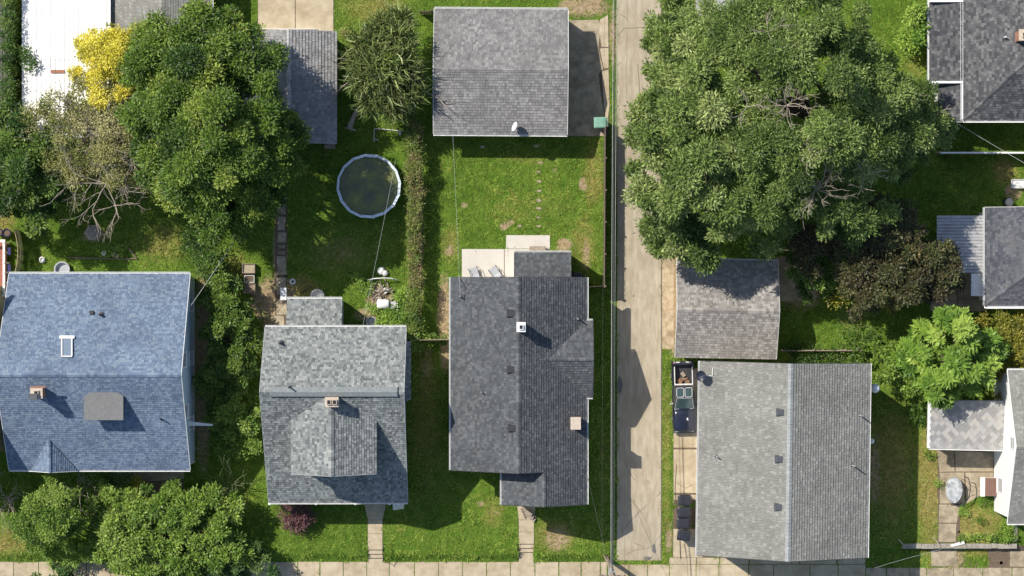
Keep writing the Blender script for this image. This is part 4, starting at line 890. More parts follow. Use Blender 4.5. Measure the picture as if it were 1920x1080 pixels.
# --- the big trees right of the alley
A = [(1248,30,6.5,1.7),(1262,75,7,1.9),(1238,115,6.5,1.6),(1290,120,8,2),(1262,175,8,2.2),(1225,205,6.5,1.6),(1320,175,8.5,2.2),(1228,255,6,1.5),(1250,270,8,2.2),(1310,240,9,2.4),(1225,320,6.2,1.6),(1250,350,7.6,2.2),(1310,320,9,2.4),
     (1365,280,9.2,2.2),(1250,415,6.8,2),(1300,395,8.2,2.2),(1370,355,8.8,2.1),(1275,465,5.6,1.7),(1325,455,6.6,1.9),(1235,380,5.8,1.3),(1250,450,5.6,1.3),(1380,215,9,2.1),(1335,120,8.6,1.9),(1345,420,7.2,1.6),(1395,315,8.6,1.8)]
A = [(a,b,h*1.32 if h > 7 else h,r) for a,b,h,r in A]
tA = plant('shade_tree', 'dense long-leaved tree overhanging the alley', 'tree', (1310,270), A, 'locust', 250, .3, .1, 21, .38, clump=.5, ncl=16, spread=.5, tbias=.05, sub=.8)
B = [(1400,60,9,2.4),(1450,30,9.5,2.3),(1520,25,9.8,2.5),(1578,52,9.5,2.2),(1625,98,8.6,2.0),(1475,95,10.5,2.4),(1550,100,10.8,2.6),(1610,140,10,2.4),(1420,140,9.8,2),(1660,155,8.5,2),(1695,200,8,1.9),(1740,225,7,1.7),(1650,205,9.5,2.3),(1590,200,10.6,2.3),
     (1560,250,10.6,2.2),(1625,265,9.6,2.3),(1700,250,8,1.9),(1430,270,9.8,2.2),(1490,270,10,2),(1455,330,9.4,2),(1520,300,10,2),(1590,320,9.2,2),(1655,310,8.4,1.9),(1735,275,6.6,1.4),(1420,390,8.4,1.9),(1470,385,8.4,1.6),(1440,440,7,1.8),(1475,425,7,1.4),(1600,385,8,2),
     (1570,410,7.4,1.7),(1635,380,7.4,1.6),(1585,455,6,1.3),(1540,395,7.6,1.2),(1400,345,8.4,1.6),(1690,300,7,1.3),(1385,60,8,1.7),(1760,245,6,1.1),(1320,35,7.6,1.3),(1355,75,8.4,1.6)]
B = [(a,b,h*(1.3 if a < 1590 else 1.06) if h > 7.2 else h,r) for a,b,h,r in B]
tB = plant('shade_tree', 'broad crowned tree with dead twigs in its top behind the garage', 'tree', (1520,230), B, 'locust', 250, .26, .085, 22, .45, clump=.55, ncl=18, spread=.55, sub=.78)
rng_ = random.Random(8)
def ring(px, py, h, n, up=.5): return [(W(px,py,h), (math.cos(i*6.283/n+rng_.uniform(-.4,.4)), math.sin(i*6.283/n+rng_.uniform(-.4,.4)), up)) for i in range(n)]
bare(tB, 'dead_branch', ring(1475,198,13.4,12), 1.0, .036, 3, 31); bare(tB, 'dead_branch', ring(1530,352,12.0,10), 1.15, .038, 3, 32)
for k_, (q_, n_, u_) in enumerate((((1692,196,9.6),3,.5),((1525,290,14.6),3,.5),((1748,215,8.3),3,.5),((1400,200,13.7),3,.3),((1440,60,14.2),4,.5),((1620,330,11),3,.5))): bare(tB, 'dead_branch', ring(*q_, n_, u_), .9, .032, 2, 33+k_)
plant('copper_tree', 'low dark tree with brownish copper leaves under the big crown', 'tree', (1680,480), auto_lobes(1655,482,128,88,5.2,18,1.8,41), 'copper', 190, .2, .11, 41, .2, clump=.5, ncl=14)
plant('small_tree', 'dark green undergrowth tree beside the taupe roofed garage', 'tree', (1570,510), auto_lobes(1560,495,70,45,3.4,7,1.3,42), 'dim', 150, .22, .1, 42, .14)
plant('sapling', 'yellowing sapling in the shade behind the garage', 'tree', (1620,560), auto_lobes(1625,555,60,25,3.0,6,.9,43), 'gold_green', 80, .17, .09, 43, .1)
# --- bright tree on the right
plant('leafy_tree', 'bright green tree with plump rosettes of leaves by the diamond shingled extension', 'tree', (1785,670), [(1740,645,5,1.5),(1785,625,5.6,1.7),(1830,640,5.2,1.6),(1765,680,5.6,1.8),(1815,685,5.4,1.7),(1725,690,4.4,1.3),(1765,730,4.4,1.3),(1845,690,4.4,1.2),(1800,722,4,1.1),(1700,665,3.8,1),(1850,655,4.2,1.1),(1790,597,4.6,1)], 'bright', 130, .46, .18, 51, .2, clump=.3, ncl=9, rosette=True, inner=.3)
plant('shrub', 'yellow green shrub right of the bright rosette tree', 'shrub', (1885,660), [(1875,610,3,1.4),(1905,640,3,1.5),(1880,670,2.8,1.4),(1910,700,2.4,1.3),(1870,720,2.2,1.1),(1930,610,2.6,1.4),(1885,640,3.2,1.2),(1940,670,2.6,1.3)], 'gold_green', 150, .22, .09, 52, .1)
plant('shrub', 'green shrub against the corner of the long pale grey roof', 'shrub', (1670,690), [(1655,690,2.4,1.2),(1690,670,2.6,1.3),(1700,710,2.2,1.2),(1670,720,1.8,.9),(1640,660,1.6,.9),(1725,740,1.6,.9),(1730,770,1.2,.7)], 'lime', 150, .24, .1, 53, .1)
plant('shrub', 'low leafy weeds between the taupe garage and the long grey house', 'shrub', (1545,672), [(1500,672,.5,.7),(1530,674,.6,.8),(1570,673,.6,.8),(1610,675,.8,.9),(1640,640,.8,1.0),(1600,640,.5,.8)], 'dim', 90, .2, .09, 54, .04)
plant('shrub', 'glossy light green bush against the porch wall at the upper right', 'shrub', (1715,45), [(1720,10,2.2,1.0),(1712,35,2.4,1.1),(1725,60,2.2,1.0),(1708,72,1.6,.8),(1720,85,1.2,.6),(1715,-15,2,1)], 'bright', 150, .24, .12, 55, .08)
# --- top left trees
plant('shade_tree', 'big round leafy tree between the blue roof and the striped garage', 'tree', (410,250),
      [(320,80,8.5,2.2),(380,75,9,2.3),(440,95,8.6,2.2),(480,130,7.6,1.9),(300,130,8.8,2.2),(360,140,10.2,2.6),(425,160,10.2,2.5),(480,190,8.6,2.1),(295,200,8.6,2.2),(350,215,10.4,2.6),(415,230,10.8,2.6),(480,245,9,2.2),(525,265,7.4,1.7),(305,270,8.4,2.2),(365,290,10,2.5),(430,300,10,2.5),(490,310,8.4,2),(530,320,6.8,1.4),
       (310,335,7,1.6),(350,360,8.2,2.2),(410,370,8.4,2.2),(465,370,7.6,1.9),(505,360,6.6,1.4),(390,420,6.2,1.7),(440,420,6,1.6),(480,405,5.8,1.2),(270,120,7.4,1.6),(410,45,7,1.6),(455,60,7,1.5),(540,240,6.4,1.2)], 'maple', 220, .22, .1, 61, .42, clump=.5, ncl=16, tbias=-.02)
plant('golden_tree', 'golden yellow tree beside the white metal roof', 'tree', (215,120), [(215, 65, 6, 1.59), (250, 75, 6.2, 1.59), (185, 105, 6, 1.71), (225, 110, 6.6, 1.83), (170, 125, 5.4, 1.34), (200, 150, 5.8, 1.59), (225, 160, 5.6, 1.34), (255, 100, 6, 1.34), (205, 180, 5, 1.1), (190, 65, 5.2, 1.1), (165, 100, 5.4, 1.22), (265, 70, 5.8, 1.1), (240, 140, 6.2, 1.22)], 'yellow', 300, .16, .07, 62, .16, clump=.4, ncl=16)
tb = plant('fading_tree', 'half bare tree with fading leaves and pale branches below the white roof', 'tree', (200,290), auto_lobes(180,255,110,100,5.4,18,1.6,63,1.0), 'brown', 150, .17, .075, 63, .2, clump=.6, ncl=12, spread=.6, bark='deadwood')
for k_, (q_, n_, l_, r_, u_) in enumerate((((240,255,6),4,1.9,.075,.3),((200,345,5.5),7,2.0,.08,.1),((165,230,5.5),7,1.5,.05,.3),((120,240,5),5,1.5,.05,.2),((215,385,4.6),5,1.4,.05,.1),((245,310,6),4,1.5,.05,.3),((150,300,5.2),5,1.6,.05,.1),((215,200,5.6),5,1.3,.04,.3),((110,200,5.2),5,1.4,.04,.3),((185,270,5.8),6,1.6,.045,.2))): bare(tb, 'bare_branch', ring(q_[0], q_[1], q_[2]+.5, n_, u_), l_*.9, r_*.62, 3, 65+k_, spread=.6)
plant('evergreen_tree', 'dark green bushy tree left of the half bare tree', 'tree', (60,330), [(30,270,5.4,1.8),(75,290,5.4,1.6),(40,330,6,2),(90,345,5.2,1.5),(60,380,5,1.6),(20,380,4.4,1.5),(100,390,4.4,1.4),(5,320,5,1.7),(15,240,4.6,1.5),(75,415,3.4,1.1),(-20,290,5,1.8),(-20,360,4.6,1.7)], 'dim', 200, .24, .11, 66, .22, clump=.5, ncl=15, tbias=.05)
plant('hedge', 'tall narrow hedge left of the white metal roof', 'hedge', (22,110), [(16,-20+i*22,3.3,.42,.9) for i in range(11)] + [(24,-10+i*24,2.3,.4,.8) for i in range(10)], 'dim', 150, .16, .08, 67, .08, crown='foliage', sub=0, trunk_name='stem', tbias=.1)
plant('shrub', 'small shrub hugging the west side of the white metal roof', 'shrub', (42,235), [(45,228,2.6,.7),(30,215,2.4,.8),(40,250,2.2,.8),(20,245,2.4,.9),(55,120,3.3,.4),(48,100,3.2,.4)], 'lime', 140, .2, .09, 68, .06)
# --- willow-like tree with long strands
o = thing('willow_tree', 'shaggy tree of long radiating strands next to the square garage', 'tree', G(722,130)); mb = MB(); rw = random.Random(71)
limb(mb, G(722,135,-.2), W(722,125,3.2), .16, .11, rw, 4, .06, 7)
for i in range(9): limb(mb, W(722,125,3), W(722+52*math.cos(i*.7), 125+65*math.sin(i*.7), 4), .07, .02, rw, 4, .12, 5)
obj('trunk', mb, M['bark'], o)
def strands(cents, n, seed, ln=1.2, wd=.075, out=.9):
    rng = np.random.default_rng(seed); Vs = []; Fs = []; Ts = []; base = 0
    for (x, y, z, r) in cents:
        m = n; dd = unit(rng.normal(0,1,(m,3))); dd[:,2] = abs(dd[:,2])*.8; p = np.array([x,y,z]) + dd*r*rng.uniform(.3,1,m)[:,None]
        cx = np.array([x,y,z-1.2]); d = unit(unit(p-cx)*out + rng.normal(0,.45,(m,3))); l = ln*rng.uniform(.5,1.25,m); w = wd*rng.uniform(.6,1.3,m)
        pts = [p]; 
        for s_ in range(3):
            d = unit(d + rng.normal(0,.22,(m,3)) + np.array([0,0,-.22])); pts.append(pts[-1] + d*(l/3)[:,None])
        sd = unit(np.cross(d, np.array([0,0,1.0]) + rng.normal(0,.4,(m,3))))
        P_ = np.stack([pts[0]+sd*w[:,None]*.5, pts[0]-sd*w[:,None]*.5, pts[1]+sd*w[:,None]*.5, pts[1]-sd*w[:,None]*.5, pts[2]+sd*w[:,None]*.4, pts[2]-sd*w[:,None]*.4, pts[3]+sd*w[:,None]*.12, pts[3]-sd*w[:,None]*.12], 1)
        i = base + np.arange(m)[:,None]*8; F = np.concatenate([i+np.array([0,1,3,2]), i+np.array([2,3,5,4]), i+np.array([4,5,7,6])], 1).reshape(-1,4)
        Vs.append(P_.reshape(-1,3)); Fs.append(F); Ts.append(np.repeat(np.clip(rng.normal(.45,.25,m),0,1), 8)); base += m*8
    return np.concatenate(Vs), np.concatenate(Fs), np.concatenate(Ts)
cents = [(*W(px,py,h), r) for px,py,h,r in ((722,125,4.6,1.9),(690,90,4,1.5),(750,80,4.2,1.5),(760,130,4,1.5),(690,150,4,1.5),(730,175,3.8,1.5),(715,60,3.8,1.3),(770,170,3.6,1.2),(700,190,3.4,1.1),(680,120,3.8,1.2),(750,40,3.4,1.1),(740,200,3.2,1.0))]
V, F, T = strands([(a,b,c,r*.84) for a,b,c,r in cents], 520, 72, 1.05); link('crown', mesh_np('crown', V-np.array(o.location), F, {'tint': T}), LM['willow'], o)
V, F, T = foliage([(c[0],c[1],c[2]-.7,c[3]*.8,c[3]*.8,c[3]*.6) for c in cents], 90, .2, .08, 73); link('crown', mesh_np('crown', V-np.array(o.location), F, {'tint': T}), LM['dim'], o)
for k_, (q_, d_) in enumerate((((790,165,3.4),(1,-.5,0)), ((655,110,3),(-1,.2,0)), ((660,150,3),(-1,-.3,0)), ((668,135,3),(-.8,.5,0)))): bare(o, 'bare_branch', [(W(*q_), d_)], 1.5, .035, 2, 74+k_)
# --- vine-covered fence hedge between the two gardens
vl = [(777+RNG.uniform(-5,5), 228+i*8+RNG.uniform(-3,3), 1.2+RNG.uniform(-.3,.3), RNG.uniform(.26,.55), RNG.uniform(.5,.85)) for i in range(51)]
plant('hedge', 'long thin vine covered hedge between the pool lawn and the next garden', 'hedge', (777,430), vl, 'ivy', 230, .13, .07, 81, .05, crown='foliage', sub=0, trunk_name='stem', tbias=.1, clump=.3)
plant('hedge', 'ivy clump where the hedge meets the gap between two houses', 'hedge', (775,640), [(770,600,1.2,.6),(778,620,1.2,.7),(772,640,1.3,.6),(790,640,1.0,.5),(810,637,.8,.35),(830,637,.8,.3),(765,580,1,.5)], 'lime', 190, .17, .09, 82, .05, crown='foliage', sub=0, trunk_name='stem', tbias=.1)
# --- shrubs east of the blue house
plant('shrub', 'tall dark shrub row along the east side of the blue roofed house', 'shrub', (430,640), [(405,520,2.2,1.0),(420,550,2.6,1.2),(415,590,2.6,1.2),(440,610,2.6,1.1),(425,640,3,1.3),(455,650,2.6,1.1),(435,680,2.8,1.2),(410,700,2.4,1.2),(440,715,2.2,1.1),(395,500,1.6,.8),(470,640,1.8,.8),(400,660,2,1.1),(395,560,2,1.0),(445,575,2,.9),(400,620,2.2,1.1),(460,690,2,1.0),(415,735,1.8,1.0),(450,740,1.8,.9),(390,720,1.4,.8)], 'dim', 240, .2, .11, 91, .12, tbias=.1)
plant('shrub', 'olive shrub below the dark shrub row near the white awning', 'shrub', (450,790), [(440,770,2,1.1),(465,790,2.2,1.1),(475,820,1.6,.9),(430,800,1.6,.9),(455,830,1.4,.8),(480,760,1.4,.8),(420,760,1.4,.9),(410,790,1.2,.9),(445,745,1.6,.9),(425,830,1.2,.8)], 'lime', 190, .2, .1, 92, .1, tbias=-.1)
plant('shrub', 'small green bush under the left edge of the leafy tree', 'shrub', (385,490), [(375,480,1.2,.8),(400,475,1.2,.8),(360,460,.9,.6),(395,510,1,.7)], 'dim', 150, .17, .09, 93, .06)
o = thing('bare_shrub', 'spiky bare green shrub beside the blue house corner', 'shrub', G(430,905)); bare(o, 'stem', [(G(428+i*2,930-i*3,.1), (math.cos(i*.9)*.55, .35+math.sin(i*1.3)*.4, .9)) for i in range(9)], 1.6, .045, 2, 94, 'greenwood' if 'greenwood' in M else 'wood', spread=.5)
# --- front garden, lower left
plant('small_tree', 'olive round tree in the lower left front garden', 'tree', (95,965), [(95,940,4.2,1.6),(60,960,3.6,1.3),(125,950,3.8,1.4),(80,990,3.4,1.4),(120,990,3.2,1.3),(50,990,2.8,1.0),(95,915,3.2,1.1),(140,975,2.8,1.0),(75,1015,2.2,.9),(125,1010,2.2,.9)], 'lime', 200, .19, .08, 101, .16, tbias=.05)
plant('shrub', 'large light green shrub thicket before the blue roofed house', 'shrub', (330,1000), auto_lobes(325,1000,145,80,2.3,34,1.35,102,.5), 'lime', 190, .26, .11, 102, .14, clump=.45, tbias=.12)
plant('shrub', 'grey green bush along the sidewalk at the lower left', 'shrub', (440,1055), auto_lobes(410,1056,110,26,1.7,12,1.0,103,.3), 'blue_green', 190, .19, .085, 103, .1)
plant('shrub', 'dark shaded shrub between the round tree and the thicket', 'shrub', (185,1000), [(178,958,1.8,.95),(192,990,1.9,1.05),(197,1025,1.6,.95),(170,1030,1.2,.85),(185,925,1.4,.9),(212,945,2.0,.95),(225,905,1.0,.7),(175,905,1.1,.7),(240,1040,1.5,.9)], 'lime', 190, .18, .09, 104, .08)
plant('shrub', 'bright low weeds beside the sidewalk under the round tree', 'shrub', (120,1040), [(95,1030,.6,.6),(120,1040,.6,.7),(145,1045,.6,.6),(110,1052,.4,.5)], 'bright', 130, .22, .09, 105, .04)
plant('shrub', 'round blue green bush overhanging the sidewalk at the bottom left', 'shrub', (108,1088), [(110,1078,.9,1.1),(80,1085,.7,.9),(140,1085,.7,.9),(110,1100,.8,1.0)], 'blue_green', 190, .2, .1, 106, .07)
plant('shrub', 'purple leaved shrub in front of the wide dormer house', 'shrub', (556,975), [(545,962,1.1,.75),(565,960,1.1,.7),(560,982,.9,.6),(545,980,.8,.55),(575,970,.8,.5),(548,948,1.0,.6)], 'purple', 260, .13, .07, 107, .06)
for i, (px, py, h, n, l, lab) in enumerate(((18,935,1.5,9,1.3,'grey leafless shrub at the left edge before the tan house'),(152,920,1.5,10,1.2,'grey leafless shrub between the round tree and the blue roof'))):
    o = thing('bare_shrub', lab, 'shrub', G(px,py)); bare(o, 'stem', [(G(px+3*math.cos(k),py+3*math.sin(k),.1), (math.cos(k*.7)*.7, math.sin(k*.7)*.7, .8)) for k in range(n)], l, .04, 3, 110+i, spread=.6)
plant('flower_bush', 'small yellow flowering bush at the blue house front path', 'bush', (254,902), [(254,900,.5,.38),(250,907,.4,.3),(258,908,.4,.3)], 'yellow', 330, .09, .06, 112, .03)
# --- little plants of the right garden
for i, (px, py, r, mt, lab) in enumerate(((1808,957,.5,'bright','leafy clump in the dry grass below the garden table'),(1838,972,.45,'lime','dark clump of leaves near the white house corner'),(1757,905,.45,'bright','leafy weed at the left edge of the stained patio'),(1846,940,.5,'lime','weeds at the foot of the white wall'),(1742,850,.5,'lime','weeds under the corner of the diamond shingled roof'))):
    plant('weed', lab, 'plant', (px,py), [(px,py,.25,r*.62),(px+6,py+5,.2,r*.4),(px-5,py+4,.2,r*.35)], mt, 150, .2, .08, 120+i, .03)
plant('border_plants', 'row of leafy border plants behind the garden wall at the lower right', 'plant', (1860,1003), [(1802+i*10,1008-(i%3)*2,.25,.22) for i in range(9)] + [(1887,990,.3,.42),(1893,1003,.3,.4)], 'bright', 150, .22, .07, 130, .03)
plant('weed', 'low ivy and junk-garden weeds around the white tub', 'plant', (735,590), [(735,590,.3,.55),(755,580,.35,.6),(750,600,.3,.5),(700,575,.3,.4),(690,540,.3,.4),(670,525,.25,.35),(758,555,.4,.6),(720,600,.3,.5)], 'bright', 150, .2, .1, 131, .03)
plant('weed', 'pale tall grass clump between the square garage and the willow', 'plant', (650,65), [(650,62,.4,.4),(640,66,.3,.3)], 'brown', 120, .25, .05, 132, .03)
# ------------------------------------------------------------------ vehicles, bins, furniture, fences, wires
def rrect(hx, hy, r, z, n=5, cy=0.0):
    o = []
    for sx, sy, a0 in ((1,1,0),(-1,1,1),(-1,-1,2),(1,-1,3)):
        for i in range(n+1):
            a = (a0 + i/n)*math.pi/2; o.append((sx*(hx-r) + r*math.cos(a), cy + sy*(hy-r) + r*math.sin(a), z))
    return o
# --- coupe utility with twin glass roof panels, nose to the south
PAINT = surf('navy_car_paint', tones((.012,.015,.03), .8, 1.3), 2, .22, sp=.6, coat=.6)
SILVER = surf('pale_pinstripe', tones((.6,.58,.54), .85, 1.05), 4, .5)
CGLASS = surf('tinted_car_glass', tones((.045,.075,.08), .85, 1.1), 2, .06, sp=.9)
PLANTIC = M['plastic_black']
t = thing('pickup_truck', 'navy coupe pickup with twin glass roof panels parked beside the long grey house', 'truck', G(1280.5,744), math.radians(1.5))
def P(name, mb, mat, par=None, smooth=False): return obj(name, mb, mat, par or t, smooth, local=True)
hw = .87
P('body', MB().loft([rrect(hw*.95,1.68,.3,.26,cy=-.82), rrect(hw,1.74,.36,.42,cy=-.82), rrect(hw,1.74,.36,.7,cy=-.82), rrect(hw*.97,1.7,.36,.84,cy=-.82), rrect(hw*.9,1.62,.34,.9,cy=-.82)]), PAINT, None, True)
P('bed_floor', MB().box(-hw*.9,hw*.9,.9,2.42,.42,.47), M['black_metal'])
for s_ in (-1,1):
    P('bed_side', MB().loft([[ (s_*x, y, z) for x, z in ((hw*.74,.42),(hw*.98,.4),(hw,.6),(hw*.97,.88),(hw*.88,.95),(hw*.76,.93))] for y in (.9,1.6,2.5)]), PAINT, None)
    P('bed_rail', MB().box(s_*hw*.72,s_*hw*.8,1.0,2.3,.955,.985), SILVER)
P('bed_rail', MB().box(-hw*.8,hw*.8,.93,1.03,.93,.99), SILVER); P('tailgate', MB().box(-hw*.86,hw*.86,2.42,2.52,.4,.92), PAINT)
P('rear_bumper', MB().loft([rrect(hw*.97,.09,.05,.42,3,2.6), rrect(hw*.97,.1,.05,.6,3,2.6)]), M['black_metal']); P('front_bumper', MB().loft([rrect(hw*.96,.11,.05,.36,3,-2.56), rrect(hw*.96,.12,.05,.58,3,-2.56)]), M['vent'])
for x in (-.45,.45): P('bumper_trim', MB().box(x-.22,x+.22,2.58,2.66,.605,.625), M['offwhite'])
hd = []
for y, w_, z in ((-.82,.8,.95),(-1.3,.81,.965),(-1.9,.8,.94),(-2.35,.76,.88),(-2.5,.7,.8)): hd.append([(-w_,y,z-.06),(-w_*.7,y,z-.005),(0,y,z+.03),(w_*.7,y,z-.005),(w_,y,z-.06),(w_,y,z-.2),(-w_,y,z-.2)])
P('hood', MB().loft(hd), PAINT, None, True)
cab = [[(-.8,-.86,.9),(.8,-.86,.9),(.8,.92,.9),(-.8,.92,.9)], [(-.7,-.4,1.16),(.7,-.4,1.16),(.72,.88,1.16),(-.72,.88,1.16)], [(-.6,-.02,1.38),(.6,-.02,1.38),(.62,.8,1.38),(-.62,.8,1.38)]]
P('cab', MB().loft(cab), PAINT)
P('windshield', MB().slab3([(-.66,-.82,.94),(.66,-.82,.94),(.545,-.06,1.385),(-.545,-.06,1.385)], .02), CGLASS); 
for a, b in (((-.7,-.84,.95),(-.58,-.04,1.395)),((.7,-.84,.95),(.58,-.04,1.395)),((-.66,-.85,.94),(.66,-.85,.94)),((-.56,-.03,1.4),(.56,-.03,1.4))): P('windshield_trim', MB().tube([a,b], .02, 5), M['greytrim'])
P('rear_window', MB().slab3([(-.55,.9,1.0),(.55,.9,1.0),(.5,.815,1.34),(-.5,.815,1.34)], .015), CGLASS)
for s_ in (-1,1):
    pn = P('roof_panel', MB().loft([rrect(.25,.33,.07,1.382,3,.4), rrect(.24,.32,.07,1.41,3,.4)]), CGLASS)
    for v in pn.data.vertices: v.co.x += s_*.31
    rg_ = rrect(.26,.34,.08,1.4,3,.4); mb = MB().tube([(x+s_*.31,y,z) for x,y,z in rg_ + rg_[:1]], .022, 5); P('panel_trim', mb, SILVER, pn)
    P('side_window', MB().slab3([(s_*.765,-.6,.96),(s_*.775,.8,.96),(s_*.66,.74,1.33),(s_*.64,-.05,1.33)], .015), CGLASS)
    P('headlight', MB().box(s_*.52-.17,s_*.52+.17,-2.57,-2.5,.62,.74), M['offwhite']); P('tail_light', MB().box(s_*.66-.12,s_*.66+.12,2.521,2.54,.55,.78), M['deckwood'])
    mi = P('mirror', MB().obox((s_*.95,-.42,.95), (.2,.1,.14)), M['offwhite'] if s_ < 0 else PAINT)
    for y in (-1.62,1.62):
        wprof = [(.29,-.09),(.31,-.05),(.31,.05),(.29,.09)]; mb = MB().lathe(wprof, (0,0,0), 18); mb.v = [(s_*.8+z_, y+x_, .31+y_) for x_,y_,z_ in mb.v]; ty = P('wheel', mb, M['plastic_black'])
        mb = MB().lathe([(.18,-.03),(.2,.03),(.06,.05)], (0,0,0), 14); mb.v = [(s_*(.86+z_), y+x_, .31+y_) for x_,y_,z_ in mb.v]; P('rim', mb, M['galv'], ty)
P('grille', MB().box(-.34,.34,-2.57,-2.5,.6,.73), M['black_metal'])
P('hood_scoop', MB().obox((.22,-1.62,.985), (.1,.2,.02), .2, .6), M['offwhite'])
t2 = thing('scrap_load', 'orange brown scrap lying in the bed of the navy pickup', 'scrap', (G(1280,709)[0], G(1280,709)[1], .47)); rs = random.Random(9)
ORANGE = surf('rusty_scrap', [(.1,.055,.035),(.24,.13,.08),(.34,.21,.14)], 6, .9, .2)
for i in range(9): obj('scrap_piece', MB().obox((rs.uniform(-.4,.4), rs.uniform(-.35,.35), .0+.05*i*.3), (rs.uniform(.2,.55), rs.uniform(.12,.35), rs.uniform(.06,.16)), rs.uniform(0,3), .8), ORANGE if i % 3 else M['wood'], t2, local=True)
# --- wheeled bins
def bin_(label, px, py, rz, mat, handle=True, group='black wheeled bins along the driveway'):
    o = thing('wheeled_bin', label, 'bin', G(px,py,.03), rz, group)
    f = lambda n_, mb, m_, p_=None: obj(n_, mb, m_, p_ or o, local=True)
    f('bin_body', MB().loft([rrect(.33,.3,.06,.1,3), rrect(.42,.36,.08,.98,3)]), mat)
    ld = f('lid', MB().loft([rrect(.48,.41,.08,.98,3), rrect(.48,.41,.08,1.03,3), rrect(.4,.34,.1,1.1,3), rrect(.3,.24,.1,1.115,3)]), mat)
    f('lid_ridge', MB().box(-.28,.2,-.02,.02,1.105,1.13), mat, ld)
    f('handle', MB().tube([(.46,-.3,.98),(.55,-.3,1.0),(.55,.3,1.0),(.46,.3,.98)], .022, 6), mat)
    if handle: f('label_sticker', MB().box(-.37,-.3,-.16,.16,1.109,1.117) if False else MB().obox((-.34,0,1.075), (.07,.3,.02), .0), M['white'], ld)
    for y in (-.27,.27):
        mb = MB().lathe([(.1,-.03),(.12,-.02),(.12,.02),(.1,.03)], (0,0,0), 12); mb.v = [(.33+x_, y+z_, .12+y_) for x_,y_,z_ in mb.v]; f('wheel', mb, M['soot'])
    return o
bin_('topmost black wheeled bin in the row of four beside the driveway', 1281, 935, .0, M['plastic_black'], False)
bin_('second black wheeled bin from the top, lid slightly sunken', 1280.5, 958, .02, M['plastic_black'], False)
bin_('third black wheeled bin from the top, with a white mark and set slightly left', 1279, 979, -.03, M['plastic_black'])
bin_('lowest black wheeled bin, turned slightly and with a white mark', 1280, 1001, -.12, M['plastic_black'])
bin_('pale green wheeled bin at the corner of the square garage apron', 1124.5, 232, math.pi, M['plastic_green'], True, None) if False else bin_('pale green wheeled bin at the corner of the square garage apron', 1124.5, 232, .03, M['plastic_green'], True, 'green bin')
# --- above-ground pool
pc_ = G(693.5,350.5); t = thing('swimming_pool', 'round above-ground pool with a pale blue rim and murky green water', 'pool', pc_); NP = 16; R0, R1 = 2.36, 2.24
ang = [2*math.pi*(k+.3)/NP for k in range(NP)]
RIM = surf('pool_rim', tones((.6,.67,.72), .85, 1.1), 4, .5); LIN = surf('pool_liner', tones((.3,.42,.52), .7, 1.1), 3, .5, stain=(.2,.25,.2), stain_scale=1.2)
wv = [(2.3*math.cos(a), 2.3*math.sin(a)) for a in ang]
mb = MB(); mb.add([(x,y,0) for x,y in wv] + [(x,y,1.18) for x,y in wv], [(k,(k+1)%NP,(k+1)%NP+NP,k+NP) for k in range(NP)]); obj('pool_wall', mb, RIM, t, local=True)
lv_ = [(2.27*math.cos(a), 2.27*math.sin(a)) for a in ang]; mb = MB(); mb.add([(x,y,.02) for x,y in lv_] + [(x,y,1.17) for x,y in lv_], [(k,k+NP,(k+1)%NP+NP,(k+1)%NP) for k in range(NP)] + [tuple(range(NP))]); obj('pool_liner', mb, LIN, t, local=True)
rp = random.Random(4)
for k in range(NP):
    a, b = ang[k], ang[(k+1) % NP]; ri = R1 - rp.uniform(0,.05); dz = rp.uniform(-.008,.008)
    q = [(r_*math.cos(x)*(1), r_*math.sin(x), 1.2+dz) for r_, x in ((ri,a+.006),(R0+.05,a+.006),(R0+.05,b-.006),(ri,b-.006))]; obj('top_rail', MB().slab3([Vector(p_) for p_ in q], .04), RIM, t, local=True)
    obj('upright', MB().obox((R0*math.cos(a), R0*math.sin(a), 0), (.09,.09,1.16), a), RIM, t, local=True)
m, nt, b_, N, L = nodes_of('murky_pool_water'); g = N('ShaderNodeNewGeometry'); n1 = N('ShaderNodeTexNoise'); n1.inputs['Scale'].default_value = .9; n1.inputs['Detail'].default_value = 9; n1.inputs['Roughness'].default_value = .7; L(g.outputs['Position'], n1.inputs['Vector'])
r = ramp(nt, [(.075,.09,.055),(.11,.125,.05),(.16,.17,.045),(.27,.26,.05)], lo=.36, hi=.72); L(n1.outputs['Fac'], r.inputs[0]); L(r.outputs[0], b_.inputs['Base Color']); b_.inputs['Roughness'].default_value = .12; spec(b_, .5)
n2 = N('ShaderNodeTexNoise'); n2.inputs['Scale'].default_value = 5; L(g.outputs['Position'], n2.inputs['Vector']); bn = N('ShaderNodeBump'); bn.inputs['Strength'].default_value = .08; bn.inputs['Distance'].default_value = .05; L(n2.outputs['Fac'], bn.inputs['Height']); L(bn.outputs[0], b_.inputs['Normal'])
wv = [(2.26*math.cos(a), 2.26*math.sin(a), .93) for a in ang]; obj('water', MB().add(wv, [tuple(range(NP))]), m, t, local=True)
